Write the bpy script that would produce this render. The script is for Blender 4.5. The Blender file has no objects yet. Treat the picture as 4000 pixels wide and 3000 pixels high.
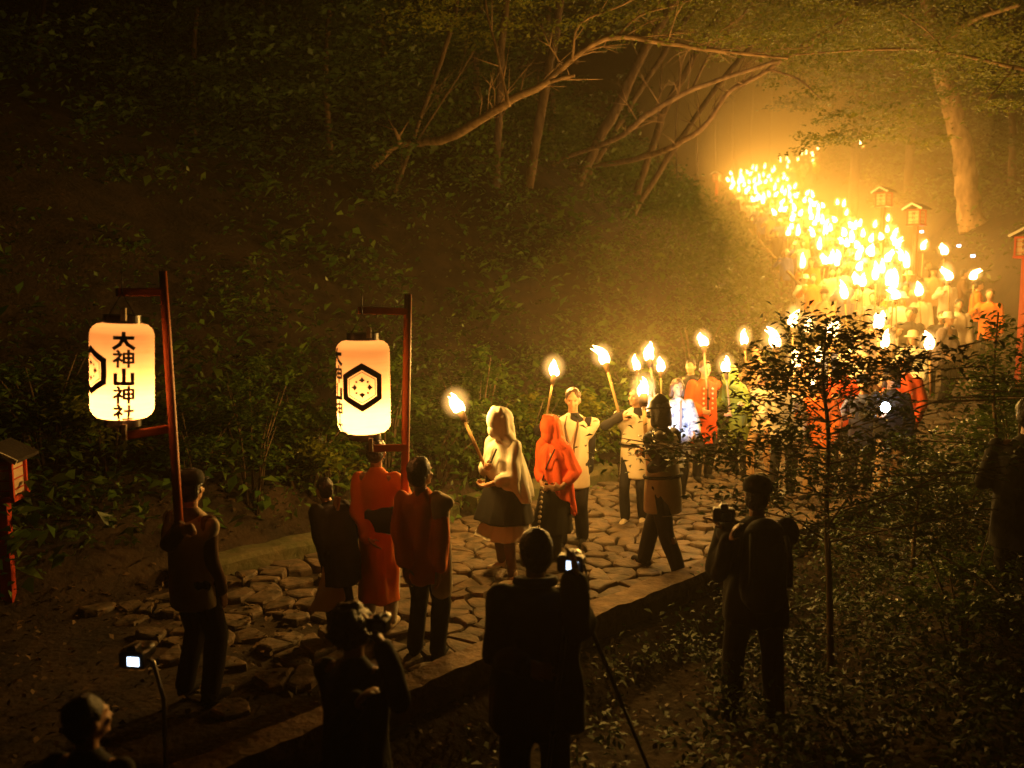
import bpy, math, random
import numpy as np
from mathutils import Vector, Matrix, noise
C = bpy.context.scene
COL = C.collection
rad = math.radians
# ------------------------------------------------------------------ camera, world, exposure, render
CAM_Z, PITCH, FPX = 2.8, rad(-6.0), 3333.0
cam_data = bpy.data.cameras.new('camera')
cam = bpy.data.objects.new('camera', cam_data); COL.objects.link(cam)
cam.location = (0, 0, CAM_Z); cam.rotation_euler = (rad(90) + PITCH, 0, 0)
cam_data.sensor_width = 36.0; cam_data.lens = FPX / 4000 * 36
cam_data.clip_start = 0.05; cam_data.clip_end = 600
cam_data.dof.use_dof = True; cam_data.dof.focus_distance = 8.8; cam_data.dof.aperture_fstop = 1.3
C.camera = cam
w = bpy.data.worlds.new("World"); C.world = w; w.use_nodes = True
nt = w.node_tree; bg = nt.nodes['Background']
sky = nt.nodes.new('ShaderNodeTexSky'); sky.sky_type = 'NISHITA'; sky.sun_disc = False
sky.sun_elevation = rad(-7); sky.sun_rotation = rad(200)
nt.links.new(sky.outputs[0], bg.inputs[0]); bg.inputs[1].default_value = 0.05
C.view_settings.view_transform = 'Standard'; C.view_settings.look = 'None'
C.view_settings.exposure = 0.0; C.view_settings.gamma = 1
cy = C.cycles
cy.max_bounces = 5; cy.diffuse_bounces = 3; cy.glossy_bounces = 2; cy.transmission_bounces = 4
cy.transparent_max_bounces = 24; cy.volume_bounces = 0
cy.sample_clamp_indirect = 3.0; cy.sample_clamp_direct = 0
cy.use_denoising = True; cy.caustics_reflective = False; cy.caustics_refractive = False
LIGHT_COL = (1.0, 0.50, 0.09)
TORCH_W = 58.0
HAZE_D = 0.0021

# ------------------------------------------------------------------ helpers
def at(u, v, d):
    """photo pixel (4000x3000) and forward distance -> world point"""
    a = (u - 2000) / FPX; b = (1500 - v) / FPX
    c, s = math.cos(PITCH), math.sin(PITCH)
    return Vector((a * d, (c - b * s) * d, CAM_Z + (s + b * c) * d))

PATH = np.array([(-14, -5.2, -.6), (-8.2, .65, -.3), (-4.6, 4.2, -.06), (-1.1, 7.7, 0), (1.6, 10.3, 0.0), (4.0, 12.6, .12), (6.4, 15.1, .5),
                 (8.1, 18.6, 1.1), (9.6, 24, 1.95), (11.3, 31, 3.1), (12.8, 39, 4.7), (14.0, 47, 6.3), (15.2, 55, 8.0),
                 (17.5, 61, 9.6), (21.5, 67, 11.2), (27.5, 73, 13.0), (35, 79, 14.6), (46, 86, 16.6), (60, 92, 18.5)])
def catmull(P, n=8):
    P = np.asarray(P, float); out = []
    Q = np.vstack([2 * P[0] - P[1], P, 2 * P[-1] - P[-2]])
    for i in range(1, len(Q) - 2):
        for k in range(n):
            t = k / n
            a, b, c, d = Q[i - 1], Q[i], Q[i + 1], Q[i + 2]
            out.append(.5 * ((2 * b) + (-a + c) * t + (2 * a - 5 * b + 4 * c - d) * t * t + (-a + 3 * b - 3 * c + d) * t ** 3))
    out.append(P[-1]); return np.array(out)
PC = catmull(PATH, 6)
SEG = PC[1:] - PC[:-1]
SL = np.hypot(SEG[:, 0], SEG[:, 1]); ARC = np.concatenate([[0], np.cumsum(SL)])
def path_coords(x, y):
    """arc length, signed lateral (+ = left / uphill side), path height"""
    x = np.asarray(x, float); y = np.asarray(y, float); sh = x.shape
    x = x.ravel(); y = y.ravel()
    best = np.full(x.shape, 1e18); arc = np.zeros_like(best); lat = np.zeros_like(best); z = np.zeros_like(best)
    for i in range(len(SEG)):
        dx, dy = SEG[i, 0], SEG[i, 1]; L2 = dx * dx + dy * dy
        t = np.clip(((x - PC[i, 0]) * dx + (y - PC[i, 1]) * dy) / L2, 0, 1)
        qx = PC[i, 0] + t * dx; qy = PC[i, 1] + t * dy
        d = (x - qx) ** 2 + (y - qy) ** 2
        m = d < best
        sgn = np.sign(dx * (y - qy) - dy * (x - qx))
        best = np.where(m, d, best); arc = np.where(m, ARC[i] + t * SL[i], arc)
        lat = np.where(m, sgn * np.sqrt(d), lat); z = np.where(m, PC[i, 2] + t * SEG[i, 2], z)
    return arc.reshape(sh), lat.reshape(sh), z.reshape(sh)
def sstep(a, b, x):
    t = np.clip((x - a) / (b - a), 0, 1); return t * t * (3 - 2 * t)
def lump(x, y):
    return (np.sin(x * .9 + 1.3) * np.cos(y * .8) + .6 * np.sin(x * 2.1 + y * 1.7) + .5 * np.cos(x * 1.6 - y * 2.3 + 2))
HALF = 1.72
def ground(x, y):
    x = np.asarray(x, float); y = np.asarray(y, float)
    arc, lat, z = path_coords(x, y)
    hw = HALF + .55 * sstep(15, 28, arc)
    L = np.maximum(lat - hw - .15, 0); Rr = np.maximum(-lat - hw - .12, 0)
    far = sstep(21, 27, arc)
    up = .25 * sstep(0, .5, L) + L * .62 + .25 * sstep(2, 6, L) * 2
    up = up - .02 * np.maximum(L - 20, 0) ** 1.5
    near_drop = -.24 * sstep(.05, .5, Rr) + .10 * np.maximum(Rr - 1.5, 0) * 0
    rise_r = .33 * np.maximum(x - 2.6, 0) * sstep(.3, 1.5, Rr)
    cambank = .42 * np.maximum(3.4 - np.hypot(x, y * 1.0), 0)
    right = near_drop + rise_r * (1 - far * .6) + far * (.34 * Rr + .15 * sstep(0, .6, Rr) + .3)* sstep(0, .5, Rr) + cambank
    rough = .05 * lump(x, y) * sstep(0, 1.0, np.maximum(L, Rr)) + .25 * lump(x * .3, y * .3) * sstep(2, 8, np.maximum(L, Rr))
    return z + np.where(lat > 0, up, right) + rough
def gz(x, y): return float(ground(np.array([x]), np.array([y]))[0])
def stand(u, v, d):
    """ground point under the pixel column at forward distance d"""
    p = at(u, v, d); return Vector((p.x, p.y, gz(p.x, p.y)))

def tag(o, label=None, cat=None, group=None, kind=None):
    if label: o['label'] = label
    if cat: o['category'] = cat
    if group: o['group'] = group
    if kind: o['kind'] = kind
    return o
def empty(name, loc=(0, 0, 0), rz=0, label=None, cat=None, group=None):
    o = bpy.data.objects.new(name, None); COL.objects.link(o)
    o.location = loc; o.rotation_euler = (0, 0, rz); o.empty_display_size = .1
    return tag(o, label, cat, group)
def copy_tree(o, parent=None):
    c = o.copy(); COL.objects.link(c)
    if parent is not None: c.parent = parent
    for ch in list(o.children): copy_tree(ch, c)
    return c
def mesh_np(name, V, F, mat=None, parent=None, smooth=False):
    me = bpy.data.meshes.new(name)
    V = np.asarray(V, dtype=np.float32); F = np.asarray(F, dtype=np.int32)
    k = F.shape[1]
    me.vertices.add(len(V)); me.vertices.foreach_set('co', V.ravel())
    me.loops.add(F.size); me.loops.foreach_set('vertex_index', F.ravel())
    me.polygons.add(len(F)); me.polygons.foreach_set('loop_start', np.arange(0, F.size, k, dtype=np.int32))
    me.polygons.foreach_set('loop_total', np.full(len(F), k, dtype=np.int32))
    if smooth: me.polygons.foreach_set('use_smooth', np.ones(len(F), dtype=bool))
    me.update(calc_edges=True)
    if mat: me.materials.append(mat)
    o = bpy.data.objects.new(name, me); COL.objects.link(o)
    if parent is not None: o.parent = parent
    return o
class MB:
    def __init__(s): s.v = []; s.f = []
    def add(s, vs, fs):
        n = len(s.v); s.v += [tuple(p) for p in vs]; s.f += [tuple(i + n for i in f) for f in fs]; return s
    def box(s, c, size, M=None, bev=0):
        x, y, z = size[0] / 2, size[1] / 2, size[2] / 2; c = Vector(c)
        if bev:
            vs = []
            for sz, ins in ((-z, bev), (-z + bev, 0), (z - bev, 0), (z, bev)):
                for sx, sy in ((-1, -1), (1, -1), (1, 1), (-1, 1)):
                    vs.append(Vector((sx * (x - ins), sy * (y - ins), sz)))
            fs = [(3, 2, 1, 0), (12, 13, 14, 15)]
            for k in range(3):
                for i in range(4):
                    j = (i + 1) % 4; fs.append((k * 4 + i, k * 4 + j, k * 4 + 4 + j, k * 4 + 4 + i))
        else:
            vs = [Vector((sx * x, sy * y, sz * z)) for sz in (-1, 1) for sx, sy in ((-1, -1), (1, -1), (1, 1), (-1, 1))]
            fs = [(3, 2, 1, 0), (4, 5, 6, 7)] + [(i, (i + 1) % 4, 4 + (i + 1) % 4, 4 + i) for i in range(4)]
        if M is not None: vs = [M @ p for p in vs]
        return s.add([p + c for p in vs], fs)
    def tube(s, pts, rr, n=8, cap=True, sy=1.0):
        pts = [Vector(p) for p in pts]
        if not hasattr(rr, '__len__'): rr = [rr] * len(pts)
        vs = []; fs = []; nrm = None
        for i, p in enumerate(pts):
            t = (pts[min(i + 1, len(pts) - 1)] - pts[max(i - 1, 0)]).normalized()
            if nrm is None:
                nrm = t.cross(Vector((0, 0, 1)) if abs(t.z) < .9 else Vector((1, 0, 0))).normalized()
            else:
                nrm = (nrm - t * nrm.dot(t)).normalized()
            b = t.cross(nrm)
            for k in range(n):
                a = 2 * math.pi * k / n
                vs.append(p + (nrm * math.cos(a) + b * math.sin(a) * sy) * rr[i])
        for i in range(len(pts) - 1):
            for k in range(n):
                k2 = (k + 1) % n
                fs.append((i * n + k, i * n + k2, (i + 1) * n + k2, (i + 1) * n + k))
        if cap:
            fs.append(tuple(reversed(range(n)))); fs.append(tuple((len(pts) - 1) * n + k for k in range(n)))
        return s.add(vs, fs)
    def cap(s, a, b, ra, rb=None, n=10):
        """capsule with rounded ends"""
        a = Vector(a); b = Vector(b); rb = ra if rb is None else rb
        d = (b - a); L = d.length
        if L < 1e-5: return s.ball(a, (ra, ra, ra), n)
        d /= L; pts = []; rr = []
        for q in (-.98, -.75, -.4): pts.append(a + d * ra * q); rr.append(ra * math.sqrt(1 - q * q))
        pts.append(a); rr.append(ra); pts.append((a + b) / 2); rr.append((ra + rb) / 2); pts.append(b); rr.append(rb)
        for q in (.4, .75, .98): pts.append(b + d * rb * q); rr.append(rb * math.sqrt(1 - q * q))
        return s.tube(pts, rr, n)
    def loft(s, rings, n=20, off=0.0):
        """rings: (cx, cy, cz, rx, ry[, pleat_amp, pleat_n]) horizontal ellipses"""
        vs = []; fs = []
        for r in rings:
            cx, cyy, cz, rx, ry = r[:5]; pa = r[5] if len(r) > 5 else 0; pn = r[6] if len(r) > 6 else 9
            for k in range(n):
                a = 2 * math.pi * k / n + off
                m = 1 + pa * math.sin(pn * a + cz * 2) + pa * .6 * math.sin((pn * 2 - 3) * a + 1)
                vs.append((cx + rx * m * math.cos(a), cyy + ry * m * math.sin(a), cz))
        for i in range(len(rings) - 1):
            for k in range(n):
                k2 = (k + 1) % n
                fs.append((i * n + k, i * n + k2, (i + 1) * n + k2, (i + 1) * n + k))
        fs.append(tuple(reversed(range(n)))); fs.append(tuple((len(rings) - 1) * n + k for k in range(n)))
        if rings[0][2] > rings[-1][2]: fs = [tuple(reversed(f)) for f in fs]
        return s.add(vs, fs)
    def ball(s, c, r, n=12, M=None):
        c = Vector(c)
        if not hasattr(r, '__len__'): r = (r, r, r)
        m = max(4, n // 2); vs = []; fs = []
        for i in range(m + 1):
            ph = math.pi * (i + .02) / (m + .04)
            for k in range(n):
                a = 2 * math.pi * k / n
                p = Vector((r[0] * math.sin(ph) * math.cos(a), r[1] * math.sin(ph) * math.sin(a), -r[2] * math.cos(ph)))
                vs.append((M @ p if M is not None else p) + c)
        for i in range(m):
            for k in range(n):
                k2 = (k + 1) % n
                fs.append((i * n + k, i * n + k2, (i + 1) * n + k2, (i + 1) * n + k))
        fs.append(tuple(reversed(range(n)))); fs.append(tuple(m * n + k for k in range(n)))
        return s.add(vs, fs)
    def quad(s, a, b, c, d): return s.add([a, b, c, d], [(0, 1, 2, 3)])
    def build(s, name, mat=None, parent=None, smooth=True, tf=None):
        me = bpy.data.meshes.new(name)
        vs = [tf @ Vector(p) for p in s.v] if tf is not None else s.v
        me.from_pydata(vs, [], s.f); me.update()
        if smooth: me.polygons.foreach_set('use_smooth', [True] * len(me.polygons))
        if mat: me.materials.append(mat)
        o = bpy.data.objects.new(name, me); COL.objects.link(o)
        if parent is not None: o.parent = parent
        return o

# ------------------------------------------------------------------ materials
def new_mat(name):
    m = bpy.data.materials.new(name); m.use_nodes = True; return m, m.node_tree, m.node_tree.nodes['Principled BSDF']
def mat(name, c1, c2=None, rough=.8, scale=6, bump=0, bscale=40, metal=0, spec=.3, island=False, stretch=None, transl=0, coat=0):
    m, t, b = new_mat(name); N = t.nodes.new; Lk = t.links.new
    c2 = c2 or tuple(v * .75 for v in c1)
    mix = N('ShaderNodeMix'); mix.data_type = 'RGBA'
    mix.inputs[6].default_value = (*c1, 1); mix.inputs[7].default_value = (*c2, 1)
    tc = N('ShaderNodeTexCoord'); mp = N('ShaderNodeMapping')
    Lk(tc.outputs['Object'], mp.inputs[0])
    if stretch: mp.inputs['Scale'].default_value = stretch
    if island:
        g = N('ShaderNodeNewGeometry'); Lk(g.outputs['Random Per Island'], mix.inputs[0])
    else:
        nz = N('ShaderNodeTexNoise'); nz.inputs['Scale'].default_value = scale; nz.inputs['Detail'].default_value = 4
        Lk(mp.outputs[0], nz.inputs[0])
        rp = N('ShaderNodeMapRange'); rp.inputs[1].default_value = .35; rp.inputs[2].default_value = .65
        Lk(nz.outputs[0], rp.inputs[0]); Lk(rp.outputs[0], mix.inputs[0])
    Lk(mix.outputs[2], b.inputs['Base Color'])
    b.inputs['Roughness'].default_value = rough; b.inputs['Metallic'].default_value = metal
    b.inputs['Specular IOR Level'].default_value = spec; b.inputs['Coat Weight'].default_value = coat
    if bump:
        n2 = N('ShaderNodeTexNoise'); n2.inputs['Scale'].default_value = bscale; n2.inputs['Detail'].default_value = 6
        Lk(mp.outputs[0], n2.inputs[0])
        bp = N('ShaderNodeBump'); bp.inputs['Strength'].default_value = bump; bp.inputs['Distance'].default_value = .02
        Lk(n2.outputs[0], bp.inputs['Height']); Lk(bp.outputs[0], b.inputs['Normal'])
    if transl:
        tr = N('ShaderNodeBsdfTranslucent'); Lk(mix.outputs[2], tr.inputs[0]); ms = N('ShaderNodeMixShader')
        ms.inputs[0].default_value = transl; Lk(b.outputs[0], ms.inputs[1]); Lk(tr.outputs[0], ms.inputs[2])
        Lk(ms.outputs[0], t.nodes['Material Output'].inputs[0])
    return m
def emis(name, col, st, sample=False):
    m, t, b = new_mat(name)
    b.inputs['Base Color'].default_value = (*col, 1); b.inputs['Emission Color'].default_value = (*col, 1)
    b.inputs['Emission Strength'].default_value = st
    if not sample: m.cycles.emission_sampling = 'NONE'
    return m
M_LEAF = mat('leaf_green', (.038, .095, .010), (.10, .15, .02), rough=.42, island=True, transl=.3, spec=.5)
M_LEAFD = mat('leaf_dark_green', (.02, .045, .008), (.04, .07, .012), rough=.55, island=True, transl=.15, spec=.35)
M_MAPLE = mat('leaf_maple', (.12, .17, .018), (.26, .25, .035), rough=.5, island=True, transl=.6, spec=.3)
M_LITTER = mat('leaf_litter', (.05, .032, .015), (.13, .075, .032), rough=.6, island=True, spec=.3)
M_BARK = mat('bark', (.15, .10, .06), (.06, .04, .025), rough=.9, scale=9, bump=1.0, bscale=14, stretch=(1, 1, .25))
M_BARKL = mat('bark_pale', (.42, .28, .17), (.18, .115, .065), rough=.85, scale=6, bump=1.0, bscale=12, stretch=(1, 1, .4))
M_SOIL = mat('soil', (.048, .030, .017), (.02, .014, .009), rough=.95, scale=3, bump=.9, bscale=18)
M_STONE = mat('paving_stone', (.15, .10, .062), (.055, .042, .028), rough=.7, scale=7, bump=1.0, bscale=13, spec=.4)
M_CURB = mat('weathered_curb', (.24, .16, .10), (.12, .08, .05), rough=.85, scale=7, bump=1.0, bscale=22)
M_MOSSY = mat('mossy_curb', (.07, .075, .03), (.12, .10, .05), rough=.9, scale=5, bump=.8, bscale=16)
M_SKIN = mat('skin', (.52, .30, .19), (.45, .25, .15), rough=.5, scale=4, bump=.05, bscale=60, spec=.4)
M_WHITE = mat('white_cloth', (.72, .68, .60), (.62, .58, .50), rough=.85, scale=4, bump=.12, bscale=120)
M_VEST = mat('cream_cloth', (.66, .56, .42), (.56, .46, .34), rough=.85, scale=4, bump=.12, bscale=120)
M_TANV = mat('tan_cloth', (.55, .36, .20), (.45, .28, .15), rough=.85, scale=4, bump=.12, bscale=120)
M_RED = mat('vermilion_cloth', (.72, .10, .025), (.58, .075, .02), rough=.8, scale=4, bump=.12, bscale=120)
M_ORANGE = mat('orange_red_cloth', (.95, .24, .04), (.88, .19, .035), rough=.8, scale=4, bump=.1, bscale=100)
M_BLACK = mat('black_cloth', (.010, .009, .009), (.018, .015, .013), rough=.9, scale=4, bump=.1, bscale=100)
M_DARK = mat('dark_navy_cloth', (.018, .017, .02), (.028, .024, .024), rough=.9, scale=4, bump=.1, bscale=100)
M_BROWN = mat('brown_cloth', (.14, .07, .035), (.08, .045, .028), rough=.9, scale=4)
M_GREEN = mat('green_raincoat', (.22, .30, .05), (.17, .24, .04), rough=.45, scale=4)
M_HAPPI = mat('blue_white_happi_cloth', (.75, .76, .8), (.10, .12, .22), rough=.8, scale=11)
M_BLUE = mat('blue_cloth', (.10, .12, .30), (.07, .09, .22), rough=.8, scale=4)
M_GREYC = mat('grey_purple_cloth', (.28, .21, .2), (.2, .15, .15), rough=.8, scale=4)
M_HAIR = mat('black_hair', (.012, .009, .008), (.022, .016, .012), rough=.5, scale=30, bump=.6, bscale=60, spec=.5)
M_HAIRB = mat('brown_hair', (.10, .05, .025), (.06, .03, .015), rough=.5, scale=30, bump=.6, bscale=60, spec=.5)
M_PLASTIC = mat('black_plastic', (.012, .012, .013), (.018, .018, .018), rough=.35, spec=.5)
M_METAL = mat('grey_metal', (.25, .24, .24), (.2, .19, .19), rough=.35, metal=.8)
M_REDWOOD = mat('red_painted_wood', (.50, .055, .02), (.36, .04, .016), rough=.45, scale=5, bump=.15, bscale=30, stretch=(1, 1, .2))
M_POLE = mat('varnished_red_pole', (.48, .11, .035), (.36, .075, .025), rough=.5, scale=6, stretch=(1, 1, .15))
M_STICK = mat('torch_stick_wood', (.40, .27, .14), (.30, .19, .09), rough=.8, scale=12, stretch=(1, 1, .2))
M_CHAR = mat('charred_wrap', (.05, .03, .02), (.12, .07, .03), rough=.9, scale=20)
M_INK = mat('black_ink', (.012, .009, .007), (.02, .014, .010), rough=.8)
M_ROOF = mat('dark_shingle', (.03, .022, .018), (.018, .013, .01), rough=.9, scale=10, bump=.4)
M_WPANEL = mat('paper_panel', (.55, .40, .26), (.45, .32, .2), rough=.8)
M_LACQ = mat('black_lacquer', (.012, .010, .010), (.02, .016, .014), rough=.3)
M_FLAME = emis('flame_fire', (1.0, .62, .22), 30)
M_FLAMEF, _t, _b = new_mat('flame_glow_halo')  # painted glow: emission fading out towards the edge of the shell
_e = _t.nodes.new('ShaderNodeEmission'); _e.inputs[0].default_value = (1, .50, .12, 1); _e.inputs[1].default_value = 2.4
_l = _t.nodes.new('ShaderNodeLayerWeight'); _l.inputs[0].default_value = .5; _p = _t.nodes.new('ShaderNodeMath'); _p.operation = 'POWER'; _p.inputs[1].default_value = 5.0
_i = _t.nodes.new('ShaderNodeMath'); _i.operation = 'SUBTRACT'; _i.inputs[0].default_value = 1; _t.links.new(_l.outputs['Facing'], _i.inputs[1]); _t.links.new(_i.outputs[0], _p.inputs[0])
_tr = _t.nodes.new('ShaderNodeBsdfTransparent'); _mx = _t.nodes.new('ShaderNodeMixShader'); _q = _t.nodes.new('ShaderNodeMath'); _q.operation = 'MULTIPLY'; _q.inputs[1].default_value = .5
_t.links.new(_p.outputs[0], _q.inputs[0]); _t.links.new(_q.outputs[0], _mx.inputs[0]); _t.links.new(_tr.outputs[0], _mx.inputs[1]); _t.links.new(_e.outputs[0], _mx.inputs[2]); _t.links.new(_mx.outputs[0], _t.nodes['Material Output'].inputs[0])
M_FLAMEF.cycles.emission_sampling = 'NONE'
# ------------------------------------------------------------------ terrain
def graded(a, b, lo, hi, fine, coarse_growth=1.09):
    xs = list(np.arange(lo, hi + 1e-6, fine)); s = fine; x = hi
    while x < b: s *= coarse_growth; x += s; xs.append(x)
    s = fine; x = lo; pre = []
    while x > a: s *= coarse_growth; x -= s; pre.append(x)
    return np.array(pre[::-1] + xs)
gx = graded(-45, 80, -6, 12, .16, 1.07); gy = graded(-12, 125, 3, 21, .16, 1.045)
X, Y = np.meshgrid(gx, gy)
Z = ground(X, Y)
arcg, latg, _ = path_coords(X, Y)
Z = Z + .012 * np.sin(X * 17 + np.cos(Y * 11) * 2) * np.cos(Y * 13)
Z = np.where((np.abs(latg) < HALF + .1) & (arcg < 42), Z - .05, Z)
nx, ny = len(gx), len(gy)
idx = np.arange(nx * ny).reshape(ny, nx)
F = np.stack([idx[:-1, :-1].ravel(), idx[:-1, 1:].ravel(), idx[1:, 1:].ravel(), idx[1:, :-1].ravel()], 1)
g = mesh_np('ground', np.stack([X.ravel(), Y.ravel(), Z.ravel()], 1), F, M_SOIL, smooth=True)
tag(g, kind='structure')
# ------------------------------------------------------------------ stone paving of the path (irregular flagstones)
rng = np.random.default_rng(7); random.seed(5)
def clip_poly(poly, p, q):
    """keep the side of the bisector of p,q that holds p"""
    mx, my = (p[0] + q[0]) / 2, (p[1] + q[1]) / 2; nx_, ny_ = q[0] - p[0], q[1] - p[1]
    out = []
    for i in range(len(poly)):
        a = poly[i]; b = poly[(i + 1) % len(poly)]
        da = (a[0] - mx) * nx_ + (a[1] - my) * ny_; db = (b[0] - mx) * nx_ + (b[1] - my) * ny_
        if da <= 0: out.append(a)
        if (da < 0) != (db < 0) and abs(da - db) > 1e-9:
            t = da / (da - db); out.append((a[0] + (b[0] - a[0]) * t, a[1] + (b[1] - a[1]) * t))
    return out
cell = .225; seeds = {}
A0, A1 = float(path_coords(np.array([-2.6]), np.array([6.2]))[0][0]), 36.0
ia = int((A1 - A0) / cell); jl = int(2 * HALF / cell) + 1
for i in range(-1, ia + 1):
    for j in range(-1, jl + 1):
        if random.random() < .16: continue
        seeds[(i, j)] = (A0 + (i + .5 + random.uniform(-.42, .42)) * cell, -HALF + (j + .5 + random.uniform(-.42, .42)) * cell)
def arc_to_xy(a, l):
    k = int(np.clip(np.searchsorted(ARC, a) - 1, 0, len(SEG) - 1)); t = (a - ARC[k]) / SL[k]
    p = PC[k] + SEG[k] * t; n = Vector((-SEG[k, 1], SEG[k, 0])).normalized()
    return p[0] + n.x * l, p[1] + n.y * l, p[2]
mb = MB()
for (i, j), s in seeds.items():
    if not (0 <= i < ia and 0 <= j < jl): continue
    if abs(s[1]) > HALF: continue
    if s[0] < A0 + 2.4 and random.random() < .6 - .25 * (s[0] - A0): continue
    poly = [(s[0] - .6, s[1] - .6), (s[0] + .6, s[1] - .6), (s[0] + .6, s[1] + .6), (s[0] - .6, s[1] + .6)]
    for di in range(-3, 4):
        for dj in range(-3, 4):
            q = seeds.get((i + di, j + dj))
            if q and (di or dj): poly = clip_poly(poly, s, q)
    if len(poly) < 3: continue
    # roughen and shrink the outline
    cx = sum(p[0] for p in poly) / len(poly); cyy = sum(p[1] for p in poly) / len(poly)
    out = []
    for k in range(len(poly)):
        a = poly[k]; b = poly[(k + 1) % len(poly)]
        L = math.hypot(a[0] - b[0], a[1] - b[1])
        out.append((a[0] * .92 + cx * .08, a[1] * .92 + cyy * .08) if L > .05 else a)
        if L > .12:
            out.append(((a[0] + b[0]) / 2 + random.uniform(-.02, .02), (a[1] + b[1]) / 2 + random.uniform(-.02, .02)))
    out = [((p[0] - cx) * .965 + cx, (p[1] - cyy) * .965 + cyy) for p in out]
    hh = random.uniform(-.012, .028) - .05 * max(0, min(1, (A0 + 2.6 - s[0]) / 2.6)); tx, ty = random.uniform(-.09, .09), random.uniform(-.09, .09)
    vs = []; n = len(out)
    for ins, dz in ((1.0, -.12), (1.0, .005), (.95, .022), (.8, .030)):
        for p in out:
            a = cx + (p[0] - cx) * ins; l = cyy + (p[1] - cyy) * ins
            x, y, z = arc_to_xy(a, l)
            vs.append((x, y, z + dz + hh + (a - cx) * tx + (l - cyy) * ty + random.uniform(-.003, .003)))
    x, y, z = arc_to_xy(cx, cyy); vs.append((x, y, z + .032 + hh))
    fs = []
    for r in range(3):
        for k in range(n):
            k2 = (k + 1) % n; fs.append((r * n + k, r * n + k2, r * n + n + k2, r * n + n + k))
    for k in range(n): fs.append((3 * n + k, 3 * n + (k + 1) % n, 4 * n))
    mb.add(vs, fs)
tag(mb.build('path', M_STONE, smooth=False), kind='structure')
# ------------------------------------------------------------------ curbs
def curb(a0, a1, lat, wdt, hgt, m, label, group, zoff=0):
    n = 46; rings = []
    x0, y0, z0 = arc_to_xy(a0, lat); x1, y1, z1 = arc_to_xy(a1, lat)
    root = Vector(((x0 + x1) / 2, (y0 + y1) / 2, (z0 + z1) / 2)); mb = MB(); vs = []; fs = []
    d = Vector((x1 - x0, y1 - y0, z1 - z0)); dn = d.normalized(); sd = Vector((-dn.y, dn.x, 0)).normalized(); up = dn.cross(sd) * -1
    prof = [(-.5, -.5), (-.52, .3), (-.44, .5), (.44, .5), (.52, .3), (.5, -.5)]
    for i in range(n + 1):
        t = i / n; c = Vector((x0, y0, z0 + zoff)) + d * t
        for a, b in prof:
            j = noise.noise(c * 3 + Vector((a * 4, b * 4, 0))) * .02 + noise.noise(c * 11 + Vector((a * 9, b * 7, 0))) * .010
            vs.append(c + sd * (a * wdt + j) + Vector((0, 0, 1)) * (b * hgt + j * .8) - root)
    m_ = len(prof)
    for i in range(n):
        for k in range(m_):
            k2 = (k + 1) % m_; fs.append((i * m_ + k, i * m_ + m_ + k, i * m_ + m_ + k2, i * m_ + k2))
    fs.append(tuple(range(m_))); fs.append(tuple(n * m_ + k for k in reversed(range(m_))))
    mb.add(vs, fs)
    o = mb.build('log_curb', m, smooth=False); o.location = root
    return tag(o, label, 'curb', group)
a_at = lambda x, y: float(path_coords(np.array([x]), np.array([y]))[0][0])
A_PH = a_at(-.9, 8.0)
curb(A_PH - 3.6, A_PH - .75, -HALF - .08, .25, .36, M_CURB, 'squared curb beam at the lower left of the photographer with the tripod, in shadow', 'curb beams along the near edge of the path', .02)
curb(A_PH - .62, A_PH + 3.1, -HALF - .12, .27, .32, M_CURB, 'long torchlit curb beam running up to the right from the photographer with the tripod', 'curb beams along the near edge of the path', .05)
curb(A_PH + 3.25, A_PH + 6.6, -HALF - .10, .26, .34, M_CURB, 'curb beam partly hidden behind the photographer in the cap and the dark sapling', 'curb beams along the near edge of the path', .05)
curb(A_PH + 2.2, A_PH + 5.0, HALF + .12, .28, .30, M_MOSSY, 'mossy curb beam at the foot of the bushes behind the man in the cream vest', 'mossy curb beams along the bushes', .06)
curb(A_PH - 1.6, A_PH + 1.9, HALF + .12, .28, .26, M_MOSSY, 'mossy curb beam behind the feet of the person in the white hood', 'mossy curb beams along the bushes', .04)
# ------------------------------------------------------------------ torches
def flame_mesh(h, r, seed=0, lean=(0, 0)):
    mb = MB(); rnd = random.Random(seed); pts = []; rr = []; h *= rnd.uniform(.8, 1.25); r *= rnd.uniform(.85, 1.12)
    prof = [(-.12, .5), (0, .85), (.15, 1.05), (.32, 1.05), (.5, .85), (.68, .62), (.84, .36), (1, .06)]
    ph = rnd.uniform(0, 6)
    for t, k in prof:
        pts.append((lean[0] * t * t + .45 * r * math.sin(6 * t + ph) * t, lean[1] * t * t + .35 * r * math.cos(5 * t + ph) * t, h * t)); rr.append(r * k)
    mb.tube(pts, rr, 9)
    pts2 = [(p[0] + r * .45, p[1] + r * .2, p[2] * .7) for p in pts]; mb.tube(pts2, [q * .65 for q in rr], 7)
    pts3 = [(p[0] - r * .5, p[1] - r * .3, p[2] * .82) for p in pts]; mb.tube(pts3, [q * .5 for q in rr], 7)
    return mb
def flame_halo(fh, fr, lean, seed):  # glowing shell added round the flame to imitate its bloom
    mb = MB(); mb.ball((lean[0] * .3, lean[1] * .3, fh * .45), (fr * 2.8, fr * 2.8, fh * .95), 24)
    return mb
L_TORCH = bpy.data.lights.new('torch_fire_light', 'POINT')
L_TORCH.energy = TORCH_W; L_TORCH.color = LIGHT_COL; L_TORCH.shadow_soft_size = .09
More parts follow.
